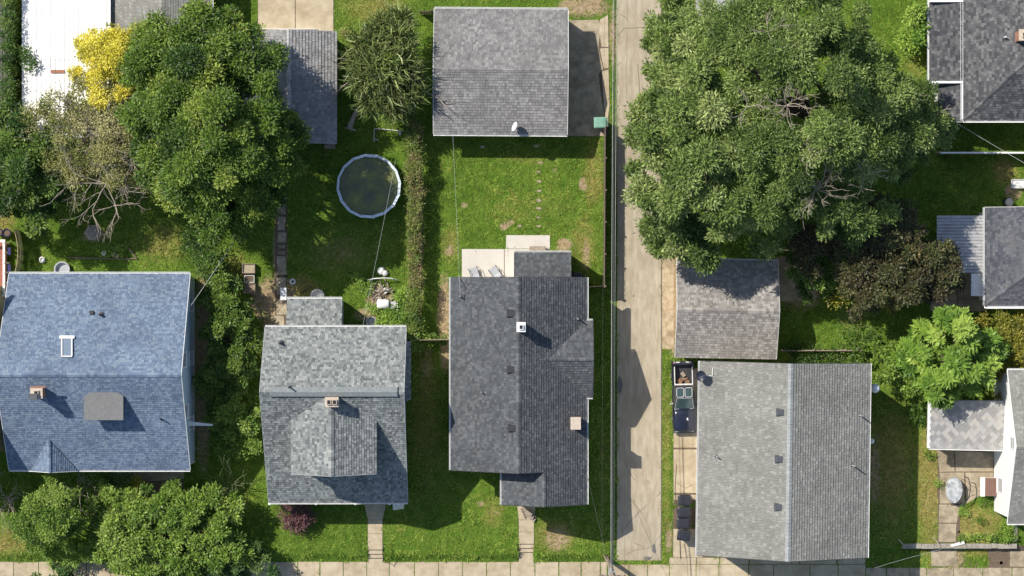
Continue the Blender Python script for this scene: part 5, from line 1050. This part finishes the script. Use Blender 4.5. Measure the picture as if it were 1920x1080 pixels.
# --- satellite dishes
def dish(label, loc, rz, tilt, r=.34, mat=None, mast=((.0,.0,-.5),(0,0,-.06))):
    o = thing('satellite_dish', label, 'satellite dish', loc, rz); prof = [(.02+r*k/6, .35*r*(k/6)**2) for k in range(7)]; mb = MB(); v = []; f = []; n = 18
    for r_, z_ in prof:
        for k in range(n): a = 2*math.pi*k/n; v.append((r_*math.cos(a)*.9, r_*math.sin(a), z_))
    for i in range(6):
        for k in range(n): f.append((i*n+k, i*n+(k+1)%n, (i+1)*n+(k+1)%n, (i+1)*n+k))
    c_, s_ = math.cos(tilt), math.sin(tilt); rot = lambda p_: (p_[0]*c_ + p_[2]*s_, p_[1], -p_[0]*s_ + p_[2]*c_)
    mb.add([rot(p_) for p_ in v] + [rot((p_[0], p_[1], p_[2]-.03)) for p_ in v], f + [tuple(reversed([i+len(v) for i in q])) for q in f]); obj('reflector', mb, mat or M['white'], o, True, local=True)
    obj('feed_arm', MB().tube([rot((-r*.85,0,.2*r)), rot((-r*.5,0,.5)), rot((0,0,.62))], .018, 5), M['galv'], o, local=True); obj('feed_horn', MB().obox(rot((0,0,.6)), (.1,.1,.1)), M['vent'], o, local=True)
    obj('mast', MB().tube(list(mast), .03, 6), M['black_metal'], o, local=True); obj('strut', MB().tube([(.35,-.1,-.45),(.02,0,-.1)], .02, 5), M['black_metal'], o, local=True); obj('strut', MB().tube([(-.3,.2,-.4),(0,0,-.12)], .02, 5), M['offwhite'], o, local=True); return o
x, y, z = W(967,238,3.3); dish('white satellite dish on the square garage roof', (x,y,3.3), math.radians(160), math.radians(60))
x, y, z = W(1316,705,6.4); o = dish('dark satellite dish on the west eave of the long grey house', (x,y,6.4), math.radians(200), math.radians(25), .4, surf('dish_navy', tones((.025,.028,.045), .8, 1.2), 3, .4)); obj('bracket', MB().tube([(-.1,.05,-.1),(-.7,.25,-.25),(-1.15,.75,-.5)], .035, 6), M['offwhite'], o, local=True); obj('bracket', MB().tube([(-.75,.25,-.28),(-.95,-.25,-.4)], .03, 6), M['offwhite'], o, local=True)
# --- globe wall lamps on the long grey house
for (px, py, r_, lab) in ((1641,728,.34,'large white globe lamp on the east side of the long grey house'),(1634,827,.2,'small white globe lamp on the east side of the long grey house')):
    x, y, z = W(px,py,4.6); o = thing('wall_lamp', lab, 'lamp', (x,y,4.6)); obj('globe', MB().lathe([(r_*math.sin(math.pi*k/10)+.001, -r_*math.cos(math.pi*k/10)) for k in range(11)], (0,0,0), 18), M['white'], o, True, local=True); obj('arm', MB().tube([(-r_*.8,0,0),(-r_-.5,0,-.02)], .07, 8), M['white'], o, local=True)
# --- patio chairs
SL = surf('grey_sling', tones((.36,.37,.39), .85, 1.1), 4, .8)
def chair(label, px, py, rz):
    o = thing('patio_chair', label, 'chair', G(px,py,.05), rz, 'sling chairs on the pale patio'); f = lambda n_, mb, m_: obj(n_, mb, m_, o, local=True)
    f('seat', MB().slab3([(-.28,-.32,.4),(.28,-.32,.4),(.28,.22,.34),(-.28,.22,.34)], .025), SL); f('backrest', MB().slab3([(-.28,.22,.36),(.28,.22,.36),(.28,.55,.95),(-.28,.55,.95)], .025), SL)
    for s_ in (-1,1):
        f('arm', MB().tube([(s_*.32,-.36,0),(s_*.32,-.3,.58),(s_*.32,.3,.62),(s_*.3,.56,.97)], .022, 6), M['black_metal']); f('leg', MB().tube([(s_*.32,.45,0),(s_*.32,-.28,.5)], .02, 6), M['black_metal'])
    return o
chair('left grey sling chair on the pale patio', 889, 510, math.radians(200)); chair('right grey sling chair on the pale patio', 927, 509, math.radians(215))
o = thing('doormat_bench', 'low brown wooden bench against the dark house rear addition', 'bench', G(1008,467,.05)); 
for i in range(5): obj('plank', MB().box(-.62,.62,-.2+i*.082,-.2+i*.082+.075,.36,.4), M['wood'], o, local=True)
for x in (-.5,.5): obj('leg', MB().box(x-.04,x+.04,-.18,.18,0,.358), M['wood'], o, local=True)
o = thing('barbecue', 'dark covered barbecue in the corner beside the rear addition', 'barbecue', G(1082,517)); obj('grill_lid', MB().loft([rrect(.36,.26,.1,.75,3), rrect(.38,.28,.1,.9,3), rrect(.3,.2,.1,1.08,3)]), M['plastic_black'], o, local=True); obj('cart', MB().box(-.3,.3,-.2,.2,.08,.75), M['vent'], o, local=True)
for x in (-.25,.25): obj('wheel', MB().tube([(x,-.2,.08),(x,.2,.08)], .08, 10), M['soot'], o, local=True)
# --- stepping stones down the lawn
for i, (px, py) in enumerate(((1013,305),(1010,322),(1011,340),(1011,358),(1010,376),(1010,391),(1010,408),(1010,424),(975,424),(905,276),(1005,274))):
    k = rs.uniform(.8,1.2); pts = [(.2*k*math.cos(a)*rs.uniform(.8,1.2)*1.1, .11*k*math.sin(a)*rs.uniform(.8,1.2)) for a in np.linspace(0,5.4,8)]
    o = obj('stepping_stone', MB().prism(pts, -.05, .03, .9), M['oldconcrete']); o.location = G(px,py,.01); tag(o, ('topmost sunlit stepping stone of the line down the lawn','second sunlit stepping stone down the lawn','third sunlit stepping stone down the lawn','fourth sunlit stepping stone down the lawn','fifth sunlit stepping stone down the lawn','sixth sunlit stepping stone down the lawn','seventh sunlit stepping stone down the lawn','stepping stone of the line nearest the pale patio','lone stepping stone left of the line near the patio','stray stepping stone in the garage shade left of the line','stepping stone in the garage shade above the line')[i], 'stone', 'stepping stones down the lawn')
# --- utility pole and overhead lines
bx_, by_ = W(1138,1047)[:2]; o = thing('utility_pole', 'wooden utility pole at the corner of the alley and sidewalk', 'pole', (bx_,by_,-.4)); f = lambda n_, mb, m_, p_=None: obj(n_, mb, m_, p_ or o, local=True)
f('pole', MB().tube([(0,0,-.3),(0,0,5),(0,0,10.3)], [.17,.15,.12], 12), M['wood']); f('base_guard', MB().tube([(-.25,.25,0),(-.1,.1,2.2)], .05, 6), M['wood'])
ca = f('crossarm', MB().box(-.9,.9,-.06,.06,9.4,9.52), M['wood'])
for x in (-.8,-.4,.4,.8): f('insulator', MB().lathe([(.05,0),(.07,.06),(.03,.09),(.06,.14),(.02,.18)], (x,0,9.522), 10), M['vent'], ca)
tr_ = f('transformer', MB().lathe([(.2,0),(.22,.05),(.22,.75),(.16,.82)], (.12,-.34,7.9), 14), M['galv']); f('bushing', MB().lathe([(.05,0),(.03,.2)], (.12,-.34,8.721), 8), M['vent'], tr_)
for z in (6.9,7.4,8.3): f('bracket', MB().obox((0,0,z), (.42,.36,.06)), M['galv'])
def wire(label, a, b, sag, r, mat, n=24, name='overhead_cable', cat='cable', group=None):
    a, b = Vector(a), Vector(b); pts = [a.lerp(b, i/n) + Vector((0,0,-4*sag*(i/n)*(1-i/n))) for i in range(n+1)]
    o = obj(name, MB().tube(pts, r, 5), mat); return tag(o, label, cat, group)
nx = 7.4
wire('thick pale overhead cable running up along the alley, left of the pair', (bx_-.06,by_+.12,7.3), (nx-.08,34,7.6), 1.0, .016, M['cable'], 40)
wire('thin dark overhead cable between the two pale ones along the alley', (bx_+.04,by_+.12,7.5), (nx+.04,34,7.7), 1.0, .035, M['cable_dark'], 40)
wire('pale overhead cable running up along the alley, right of the pair', (bx_+.14,by_+.12,7.4), (nx+.2,34,7.7), 1.05, .014, M['cable'], 40)
for i, x in enumerate((-.8,.8)): wire(('left' if i == 0 else 'right') + ' high voltage wire from the end of the pole crossarm', (bx_+x,by_,9.3), (nx+x,34,9.5), .7, .008, M['cable_dark'], 30)
wire('thin service wire from the pole to the dark house porch', (bx_-.1,by_+.1,7.0), (X(1098,4.4),Yp(880,4.4),4.6), .5, .012, M['cable_dark'])
wire('pale service wire crossing above the pool to the dormer house', W(742,300,4.6), W(680,612,5.3), .3, .007, M['cable'])
wire('service wire from the leafy tree to the blue house corner', W(447,440,5.5), W(357,574,5.0), .2, .014, M['cable'])
wire('thin wire from the square garage to the dark house roof', W(849,253,4.6), W(862,540,5.2), .3, .006, M['cable'])
wire('dashed pale wire crossing the garden at the upper right', W(1780,222,5.0), W(1990,345,5.4), .3, .011, M['cable'])
wire('pale wire slanting over the shaded lawn at the lower right', W(1640,1065,5), W(1765,1030,4.5), .2, .008, M['cable'])
wire('thin dark wire across the roof of the square garage', W(912,15,5.2), W(873,130,5.2), .1, .01, M['cable_dark']); wire('second dark wire across the garage roof toward its corner', W(905,15,5.0), W(818,122,5.0), .1, .01, M['cable_dark'])
# --- fences
def board_fence(label, pts, h, mat, bw=.14, gap=.012, rails=True, posts=2.2, th=.022, name='fence'):
    A0 = G(*pts[0]); o = thing(name, label, 'fence', A0)
    shared = None
    for (p0, p1) in zip(pts[:-1], pts[1:]):
        a, b = Vector(G(*p0)), Vector(G(*p1)); a.z = b.z = 0; L_ = (b-a).length; d = (b-a)/L_; rz = math.atan2(d.y, d.x); n = max(1, int(L_/(bw+gap)))
        for i in range(n):
            c = a + d*((i+.5)*L_/n); hh = h*rs.uniform(.985,1.015)
            if shared is None:
                q = obj('board', MB().obox((0,0,.04), (bw,th,h)), mat, o, local=True); shared = q.data
            else: q = link('board', shared, None, o)
            q.location = (c.x-A0[0], c.y-A0[1], gz(c.x,c.y)-A0[2]); q.rotation_euler = (0,0,rz); q.scale = (1,1,hh/h)
        k = max(1, int(L_/posts))
        for i in range(k+1):
            c = a + d*(L_*i/k) + Vector((-d.y, d.x, 0))*.07; obj('post', MB().obox((c.x,c.y,gz(c.x,c.y)-.2), (.1,.1,h+.28), rz), mat, o)
        if rails:
            for z in (.35,h-.3): c = (a+b)/2 + Vector((-d.y, d.x, 0))*.035; obj('rail', MB().obox((c.x,c.y,z), (L_,.04,.09), rz), mat, o)
    return o
board_fence('brown board fence between the dark house garden and the alley', [(1133,240),(1131.5,536),(1103,537.5)], 1.9, M['fencewood'])
board_fence('weathered board fence north of the square garage next to the willow', [(790,28),(812,26)], 1.7, M['fencewood'])
board_fence('low fence crossing between the taupe garage and the shrubs', [(1462,657),(1640,657)], 1.2, M['wood'], .12)
o = board_fence('white topped fence crossing the upper right garden', [(1755,289),(1940,289)], 1.5, M['wood'], .14); obj('cap_rail', MB().box(X(1755)-G(1755,289)[0]*0, X(1940), Yp(290.5), Yp(287.5), 1.56, 1.61), M['white'], o)
board_fence('wooden fence behind the garage under the big tree', [(1452,470),(1520,470)], 1.6, M['wood'])
board_fence('short fence closing the gap between the dormer house and the dark house', [(783,637),(843,636)], 1.7, M['wood'], .13)
# bamboo screen by the deck
o = thing('bamboo_screen', 'curved tan bamboo screen beside the red deck', 'screen', G(45,470))
for i in range(46):
    tt = i/45; px = 37 + 6*math.sin(tt*3.14) + 1.0*tt; py = 432 + 80*tt; c = G(px,py); obj('cane', MB().tube([(c[0],c[1],0),(c[0]+.02,c[1],1.75+rs.uniform(-.04,.04))], .028, 5), M['tan_siding'], o)
for z in (.5,1.4): obj('rail', MB().tube([G(37+6*math.sin(t_*3.14)+1.0*t_-1.4,432+80*t_,z) for t_ in np.linspace(0,1,9)], .025, 5), M['wood'], o)
# --- red deck at the left edge
o = thing('deck', 'red stained wooden deck with white railing at the left edge', 'deck', G(-10,500))
for i in range(28): y0 = Yp(455+i*3.75); obj('plank', MB().box(X(-60), X(14.5), y0-.14, y0, .62, .66), M['deckwood'], o)
obj('deck_frame', MB().box(X(-60), X(14), Yp(559), Yp(456), 0, .615), M['wood'], o)
for y in (456,474,493,511,530,548): obj('rail_post', MB().obox((X(17),Yp(y),0), (.14,.14,1.62)), M['white'], o)
obj('rail', MB().box(X(15), X(19), Yp(556), Yp(455), 1.5, 1.58), M['white'], o); obj('rail', MB().box(X(-60), X(19.5), Yp(455), Yp(450), 1.5, 1.58), M['white'], o)
CL = surf('blue_cloth', tones((.04,.04,.13), .8, 1.2), 4, .9)
for i, (a, b) in enumerate(((464,478),(496,509),(526,536))):
    q = obj('towel', MB().slab3([(X(14.5,1.6),Yp(a,1.6),1.62),(X(20,1.6),Yp(a,1.6),1.62),(X(20,1.6),Yp(b,1.6),1.61),(X(14.5,1.6),Yp(b,1.6),1.61)], .02), CL); tag(q, ('upper','middle','lower')[i] + ' dark blue towel hung over the white deck railing', 'towel', 'towels on the deck railing')
for i, (px, py) in enumerate(((16,437),(1,436))):
    o = thing('flower_pot', ('dark plant pot at the deck corner', 'dark plant pot cut by the left edge above the deck')[i], 'pot', G(px,py)); obj('pot', MB().lathe([(.2,0),(.3,.5),(.33,.52),(.33,.6),(.27,.6),(.25,.5)], (0,0,0), 14), surf('blue_glaze_%s' % 'ab'[i], tones((.02,.02,.06), .8, 1.2), 4, .3), o, local=True); obj('soil', MB().lathe([(.24,.45),(.24,.52)], (0,0,0), 12), M['soil'], o, local=True)
# --- planter boxes, tyre, chest and other garden things west of the dormer house
def planter(label, px, py, sx, sy, h, fill, mat):
    o = thing('planter_box', label, 'planter', G(px,py), 0, 'planter boxes in a row'); f = lambda n_, mb, m_: obj(n_, mb, m_, o, local=True); t_ = .05
    f('board', MB().box(-sx/2,sx/2,-sy/2,-sy/2+t_,0,h), mat); f('board', MB().box(-sx/2,sx/2,sy/2-t_,sy/2,0,h), mat); f('board', MB().box(-sx/2,-sx/2+t_,-sy/2+t_,sy/2-t_,0,h), mat); f('board', MB().box(sx/2-t_,sx/2,-sy/2+t_,sy/2-t_,0,h), mat); f('soil', MB().box(-sx/2+t_,sx/2-t_,-sy/2+t_,sy/2-t_,.02,h*.8), fill)
planter('upper grey planter box of the row of three', 467.5, 503.5, .95, .72, .5, M['oldconcrete'], M['wood']); planter('lower brownish planter box of the row of three', 468, 541, .95, .75, .5, surf('dry_soil', [(.2,.14,.1),(.3,.23,.17)], 5, .95, .3), M['wood'])
o = thing('planter_box', 'small pale middle box of the row of three planters', 'planter', G(468.5,523)); obj('tray', MB().loft([rrect(.36,.26,.05,0,3), rrect(.38,.28,.05,.35,3), rrect(.34,.24,.05,.35,3), rrect(.33,.23,.05,.25,3)]), M['offwhite'], o, local=True); obj('soil', MB().box(-.31,.31,-.21,.21,.2,.3), M['soil'], o, local=True)
o = obj('tyre', MB().lathe([(.1,.02),(.16,.0),(.23,.03),(.24,.1),(.22,.15),(.15,.16),(.1,.14),(.1,.02)], (0,0,0), 18), M['offwhite']); o.location = G(549,528,.01); tag(o, 'small pale tyre ring lying on the dry grass', 'tyre')
o = thing('storage_chest', 'white storage chest beside the rear addition of the dormer house', 'chest', G(533,551)); obj('box', MB().box(-.2,.2,-.44,.44,0,.5), M['white'], o, local=True); obj('lid', MB().box(-.22,.22,-.46,.46,.503,.57), M['white'], o, local=True)
o = thing('barrel', 'half hidden pale basin behind the rear addition', 'basin', G(596,555)); obj('basin', MB().lathe([(.38,0),(.5,.45),(.53,.47),(.47,.47),(.4,.1)], (0,0,0), 18), M['offwhite'], o, local=True)
o = obj('garden_rake', MB().tube([(0,0,.05),(.55,.4,.08),(.62,.5,.12)], .025, 6), M['black_metal']); o.location = G(566,549); tag(o, 'thin black rod lying by the rear addition', 'rod')
o = obj('washtub', MB().lathe([(.25,0),(.36,.4),(.4,.42),(.33,.42),(.24,.1)], (0,0,0), 16), M['galv']); o.location = G(697,603); tag(o, 'grey washtub by the north gutter of the dormer house', 'tub')
o = obj('washtub', MB().lathe([(.4,0),(.55,.35),(.6,.38),(.5,.38),(.42,.1)], (0,0,0), 18), M['galv']); o.location = G(118,505); tag(o, 'round grey tub against the north eave of the blue house', 'tub')
o = obj('ornament', MB().lathe([(.1,0),(.2,.05),(.24,.2),(.14,.3),(.12,.2)], (0,0,0), 14), M['offwhite']); o.location = G(80,487); tag(o, 'small white pot on the shaded lawn near the bamboo screen', 'pot')
# junk garden: white tub, tray, debris
o = thing('plastic_drum', 'white plastic drum lying in the junk pile', 'drum', G(719,570), 0); mb = MB().lathe([(.3,-.45),(.35,-.4),(.35,.4),(.3,.45)], (0,0,0), 18); mb.v = [(z_, x_, .38+y_) for x_,y_,z_ in mb.v]; obj('drum', mb, M['white'], o, True, local=True); mb = MB().lathe([(.36,-.03),(.36,.03)], (0,0,0), 18); mb.v = [(.2+z_, x_, .38+y_) for x_,y_,z_ in mb.v]; obj('hoop', mb, M['offwhite'], o, local=True)
o = thing('cart', 'small grey cart frame next to the white drum', 'cart', G(738,572)); obj('tray', MB().obox((0,0,.35), (.5,.55,.12), .2), M['greytrim'], o, local=True); obj('handle', MB().tube([(.2,-.3,.4),(.35,-.45,.6),(.3,.35,.6),(.2,.3,.4)], .025, 6), M['white'], o, local=True)
for y in (-.25,.25): obj('wheel', MB().tube([(0,y-.03,.16),(0,y+.03,.16)], .16, 12), M['soot'], o, local=True)
o = thing('debris_pile', 'pile of pale brush and scrap above the white drum', 'debris', G(715,548)); 
for i in range(60):
    a = rs.uniform(0,6.28); r_ = rs.uniform(0,.85); x, y, z = r_*math.cos(a), r_*math.sin(a)*.8, .05+.4*(1-r_)*rs.random(); d = rs.uniform(0,6.28); l_ = rs.uniform(.25,.7); obj('stick', MB().tube([(x,y,z),(x+l_*math.cos(d)*.5,y+l_*math.sin(d)*.5,z+rs.uniform(0,.15)),(x+l_*math.cos(d),y+l_*math.sin(d),z+rs.uniform(-.04,.12))], rs.uniform(.02,.05), 4), M['deadwood'] if i % 3 else M['wood'], o, local=True)
for i in range(8): obj('rag', MB().obox((rs.uniform(-.6,.6), rs.uniform(-.5,.5), .1+rs.random()*.3), (rs.uniform(.15,.35), rs.uniform(.1,.3), .03), rs.uniform(0,3), .8), M['offwhite'] if i % 2 else M['deadwood'], o, local=True)
o = thing('trellis_arch', 'low arched pale hoop above the debris pile', 'hoop', G(715,525)); obj('hoop', MB().tube([(-1.0,0,.3),(-.5,.1,.6),(-.2,.12,.65),(.3,.15,.65),(.9,.1,.5),(1.2,0,.2)], .045, 6), M['offwhite'], o, local=True)
for x in (-.9,.1,1.1): obj('leg', MB().tube([(x,0,0),(x,.05,.45)], .03, 6), M['wood'], o, local=True)
for i, (px, py, k) in enumerate(((715,508,.3),(722,512,.24))):
    o = obj('boulder', MB().lathe([(k,0),(k*1.1,.1),(k*.8,.28),(k*.3,.34)], (0,0,0), 7), M['offwhite']); o.location = G(px,py); tag(o, ('larger','smaller')[i] + ' pale stone above the junk pile', 'stone', 'pale stones')
# log, frame, bed, rocks
o = obj('log', MB().tube([(-.35,-.75,.16),(-.1,-.1,.18),(.3,.85,.2)], [.24,.19,.15], 9), M['deadwood']); o.location = G(664,222); tag(o, 'pale cut log lying beside the striped garage', 'log')
o = obj('branch_stub', MB().tube([(-.4,.1,.1),(0,0,.15),(.45,-.1,.1)], [.05,.09,.05], 6), M['deadwood']); o.location = G(657,242); tag(o, 'short branch across the lower end of the log', 'branch')
o = thing('pipe_frame', 'bent white pipe frame lying on the grass above the pool', 'frame', G(725,248)); obj('pipe', MB().tube([(-.95,-.75,.05),(-.92,.2,.06),(-.85,.28,.06),(1.25,.08,.06)], .03, 6), M['offwhite'], o, local=True); obj('pipe', MB().tube([(-1.0,-.5,.1),(-.6,-.6,.1)], .025, 6), M['offwhite'], o, local=True); obj('plate', MB().obox((1.0,-.1,.02), (.16,.26,.03), .3), M['offwhite'], o, local=True)
o = thing('garden_bed', 'dark timber edging of a triangular garden bed north of the blue roof', 'garden bed', G(190,484)); obj('timber', MB().tube([(-2.5,.05,.08),(0,-.02,.08),(2.7,-.05,.08)], .06, 6), M['fencewood'], o, local=True); obj('timber', MB().tube([(2.65,.0,.09),(2.0,.85,.09)], .06, 6), M['fencewood'], o, local=True)
for i, (px, py, k) in enumerate(((196,475,.18),(214,477,.2),(220,480,.17))):
    o = obj('pot', MB().lathe([(k*.7,0),(k,.2),(k*1.05,.22),(k*.8,.22)], (0,0,0), 10), M['tan_siding'] if i else M['offwhite']); o.location = G(px,py); tag(o, ('white','tan','smaller tan')[i] + ' pot standing in the triangular garden bed', 'pot', 'pots in the garden bed')
o = obj('boulder', MB().lathe([(.62,0),(.66,.12),(.45,.35),(.15,.42)], (0,0,0), 6), M['stone']); o.location = G(175,436); tag(o, 'flat grey boulder under the half bare tree', 'boulder')
plant('weed', 'green weeds growing in the triangular garden bed', 'plant', (205,472), [(205,472,.25,.4),(225,470,.2,.4),(212,466,.2,.3)], 'bright', 130, .18, .07, 140, .03)
# --- handrails
def handrail(label, pts, r=.025, posts=()):
    o = thing('handrail', label, 'handrail', G(*pts[0][:2])); obj('rail', MB().tube([G(px,py,h) for px,py,h in pts], r, 6), M['black_metal'], o)
    for px, py, h in posts: obj('post', MB().tube([G(px,py,-.02), G(px,py,h)], r, 6), M['black_metal'], o)
handrail('black pipe handrail beside the steps of the dormer house walk', [(720,1020,.85),(719,1036,.85),(720,1050,.85),(724,1054,.8)], .025, [(720,1020,.85),(720,1050,.85)])
handrail('pale handrail in front of the blue house', [(198,884,.9),(199,904,.8)], .03, [(198,885,.9),(199,904,.8)])
o = thing('porch_steps', 'small wooden porch stair of the dark house', 'steps', G(987,955)); 
for i in range(3): obj('tread', MB().obox((.12*i,-.12-.22*i,.42-.14*i), (.95,.24,.05), -.6), M['wood'], o, local=True)
for s_ in (-1,1): obj('stringer', MB().tube([(s_*.4,.1,.5),(s_*.4+.35,-.7,.05)], .04, 5), M['wood'], o, local=True)
# --- right garden: table with tarp, tipped frame, cellar hatch, garden wall
o = thing('garden_table', 'oval glass garden table under a clear grey tarp on the stained patio', 'table', G(1786,917,.035)); TG = surf('clear_tarp', [(.2,.21,.22),(.4,.42,.43),(.55,.56,.56)], 3.5, .3, .3, sp=.5, stain=(.15,.15,.15), stain_scale=2.0)
top = [(.58*math.cos(a)*rs.uniform(.95,1.04), .95*math.sin(a)*rs.uniform(.95,1.04), .72+rs.uniform(-.02,.03)) for a in np.linspace(0,6.283,20)[:-1]]; bot = [(x*1.12,y*1.08,.45+rs.uniform(-.1,.05)) for x,y,z in top]; n_ = len(top)
obj('tarp', MB().add(top+bot+[(0,0,.74)], [(i,(i+1)%n_,2*n_) for i in range(n_)] + [(i+n_,(i+1)%n_+n_,(i+1)%n_,i) for i in range(n_)]), TG, o, local=True)
for x, y in ((-.4,-.6),(.4,-.6),(-.4,.6),(.4,.6)): obj('leg', MB().tube([(x,y,0),(x*.9,y*.9,.7)], .025, 6), M['black_metal'], o, local=True)
o = thing('swing_frame', 'tipped black metal frame lying across the garden table', 'frame', G(1796,918,.035)); pts = [(.25,1.05,.9),(.55,.98,.9),(.72,.5,.85),(.75,0,.8),(.62,-.6,.7),(.35,-1.15,.4),(-.5,-1.05,.2),(-.5,-1.15,.05)]
obj('hoop', MB().tube(pts, .035, 6), M['black_metal'], o, local=True)
for a, b in (((.1,.9,.8),(.7,.6,.86)),((.05,-.1,.82),(.72,.1,.8)),((-.1,-.8,.7),(.35,-1.1,.42)),((.3,-1.0,.3),(.7,-.5,.7)),((.2,.3,.8),(.6,.3,.0)),((-.45,-1.0,.0),(-.45,-1.0,.25))): obj('bar', MB().tube([a,b], .02, 5), M['black_metal'], o, local=True)
o = thing('cellar_hatch', 'brown boarded cellar hatch with a white end against the white wall', 'hatch', G(1850,911,.0)); 
for i in range(6): obj('board', MB().slab3([(-.35+i*.17,-.68,.85+i*.01),(-.19+i*.17,-.68,.85+i*.01),(-.19+i*.17,.68,.95+i*.01),(-.35+i*.17,.68,.95+i*.01)], .04), surf('brown_hatch_paint', tones((.19,.11,.085), .85, 1.12), 5, .8) if i == 0 else bpy.data.materials['brown_hatch_paint'], o, local=True)
obj('side', MB().box(-.34,.6,-.64,.64,0,.8), M['offwhite'], o, local=True); obj('end_board', MB().slab3([(-.62,-.72,.6),(-.36,-.7,.88),(-.36,.72,.98),(-.62,.72,.68)], .05), M['white'], o, local=True)
o = thing('garden_wall', 'low stone capped retaining wall along the lower right garden', 'wall', G(1800,1024))
for i in range(18):
    x0_, x1_ = X(1692+i*11.9), X(1692+i*11.9+11.5); yy_ = Yp(1024+rs.uniform(-.6,.6)); obj('wall_block', MB().box(x0_, x1_, yy_-.16, yy_+.2, -.55, .13+rs.uniform(-.02,.03)), M['stone'], o)
for i in range(4): yy_ = Yp(1014-i*8); obj('wall_block', MB().box(X(1899), X(1907), yy_, yy_+.3, -.5, .12+rs.uniform(-.02,.03)), M['stone'], o)
o = obj('plank', MB().slab3([(X(1780),Yp(1021),.2),(X(1806),Yp(1013),.26),(X(1808),Yp(1019),.24),(X(1784),Yp(1025),.2)], .04), M['offwhite']); tag(o, 'pale broken board lying on the garden wall', 'board')
o = obj('branch', MB().tube([(X(1748),Yp(1006),.3),(X(1756),Yp(1014),.28),(X(1762),Yp(1024),.22)], .04, 5), M['deadwood']); tag(o, 'bent grey stick leaning on the garden wall', 'stick'); o = obj('branch', MB().tube([(X(1683),Yp(1010),.3),(X(1692),Yp(1020),.25),(X(1705),Yp(1022),.2)], .05, 5), M['deadwood']); tag(o, 'grey stick at the left end of the garden wall', 'stick')
o = thing('rain_barrel', 'black barrel behind the slate blue roofed house', 'barrel', G(1887,380)); obj('drum', MB().lathe([(.28,0),(.33,.1),(.35,.45),(.33,.8),(.29,.88)], (0,0,0), 18), M['plastic_black'], o, True, local=True); obj('lid', MB().lathe([(.3,.882),(.3,.93),(.1,.95)], (0,0,0), 18), M['vent'], o, local=True)
o = obj('planter', MB().loft([rrect(.5,.3,.04,0,2), rrect(.55,.34,.04,.4,2), rrect(.5,.3,.04,.4,2), rrect(.48,.28,.04,.3,2)]), M['offwhite']); o.location = G(1908,345); tag(o, 'white trough planter at the right edge', 'planter')
o = thing('clothes_post', 'thin dark bar standing out from the bush at the upper right porch', 'bar', G(1712,97)); obj('bar', MB().tube([(-.95,0,1.3),(.6,.12,1.35)], .05, 6), M['black_metal'], o, local=True); obj('post', MB().tube([(.5,.12,0),(.5,.12,1.33)], .05, 6), M['black_metal'], o, local=True)
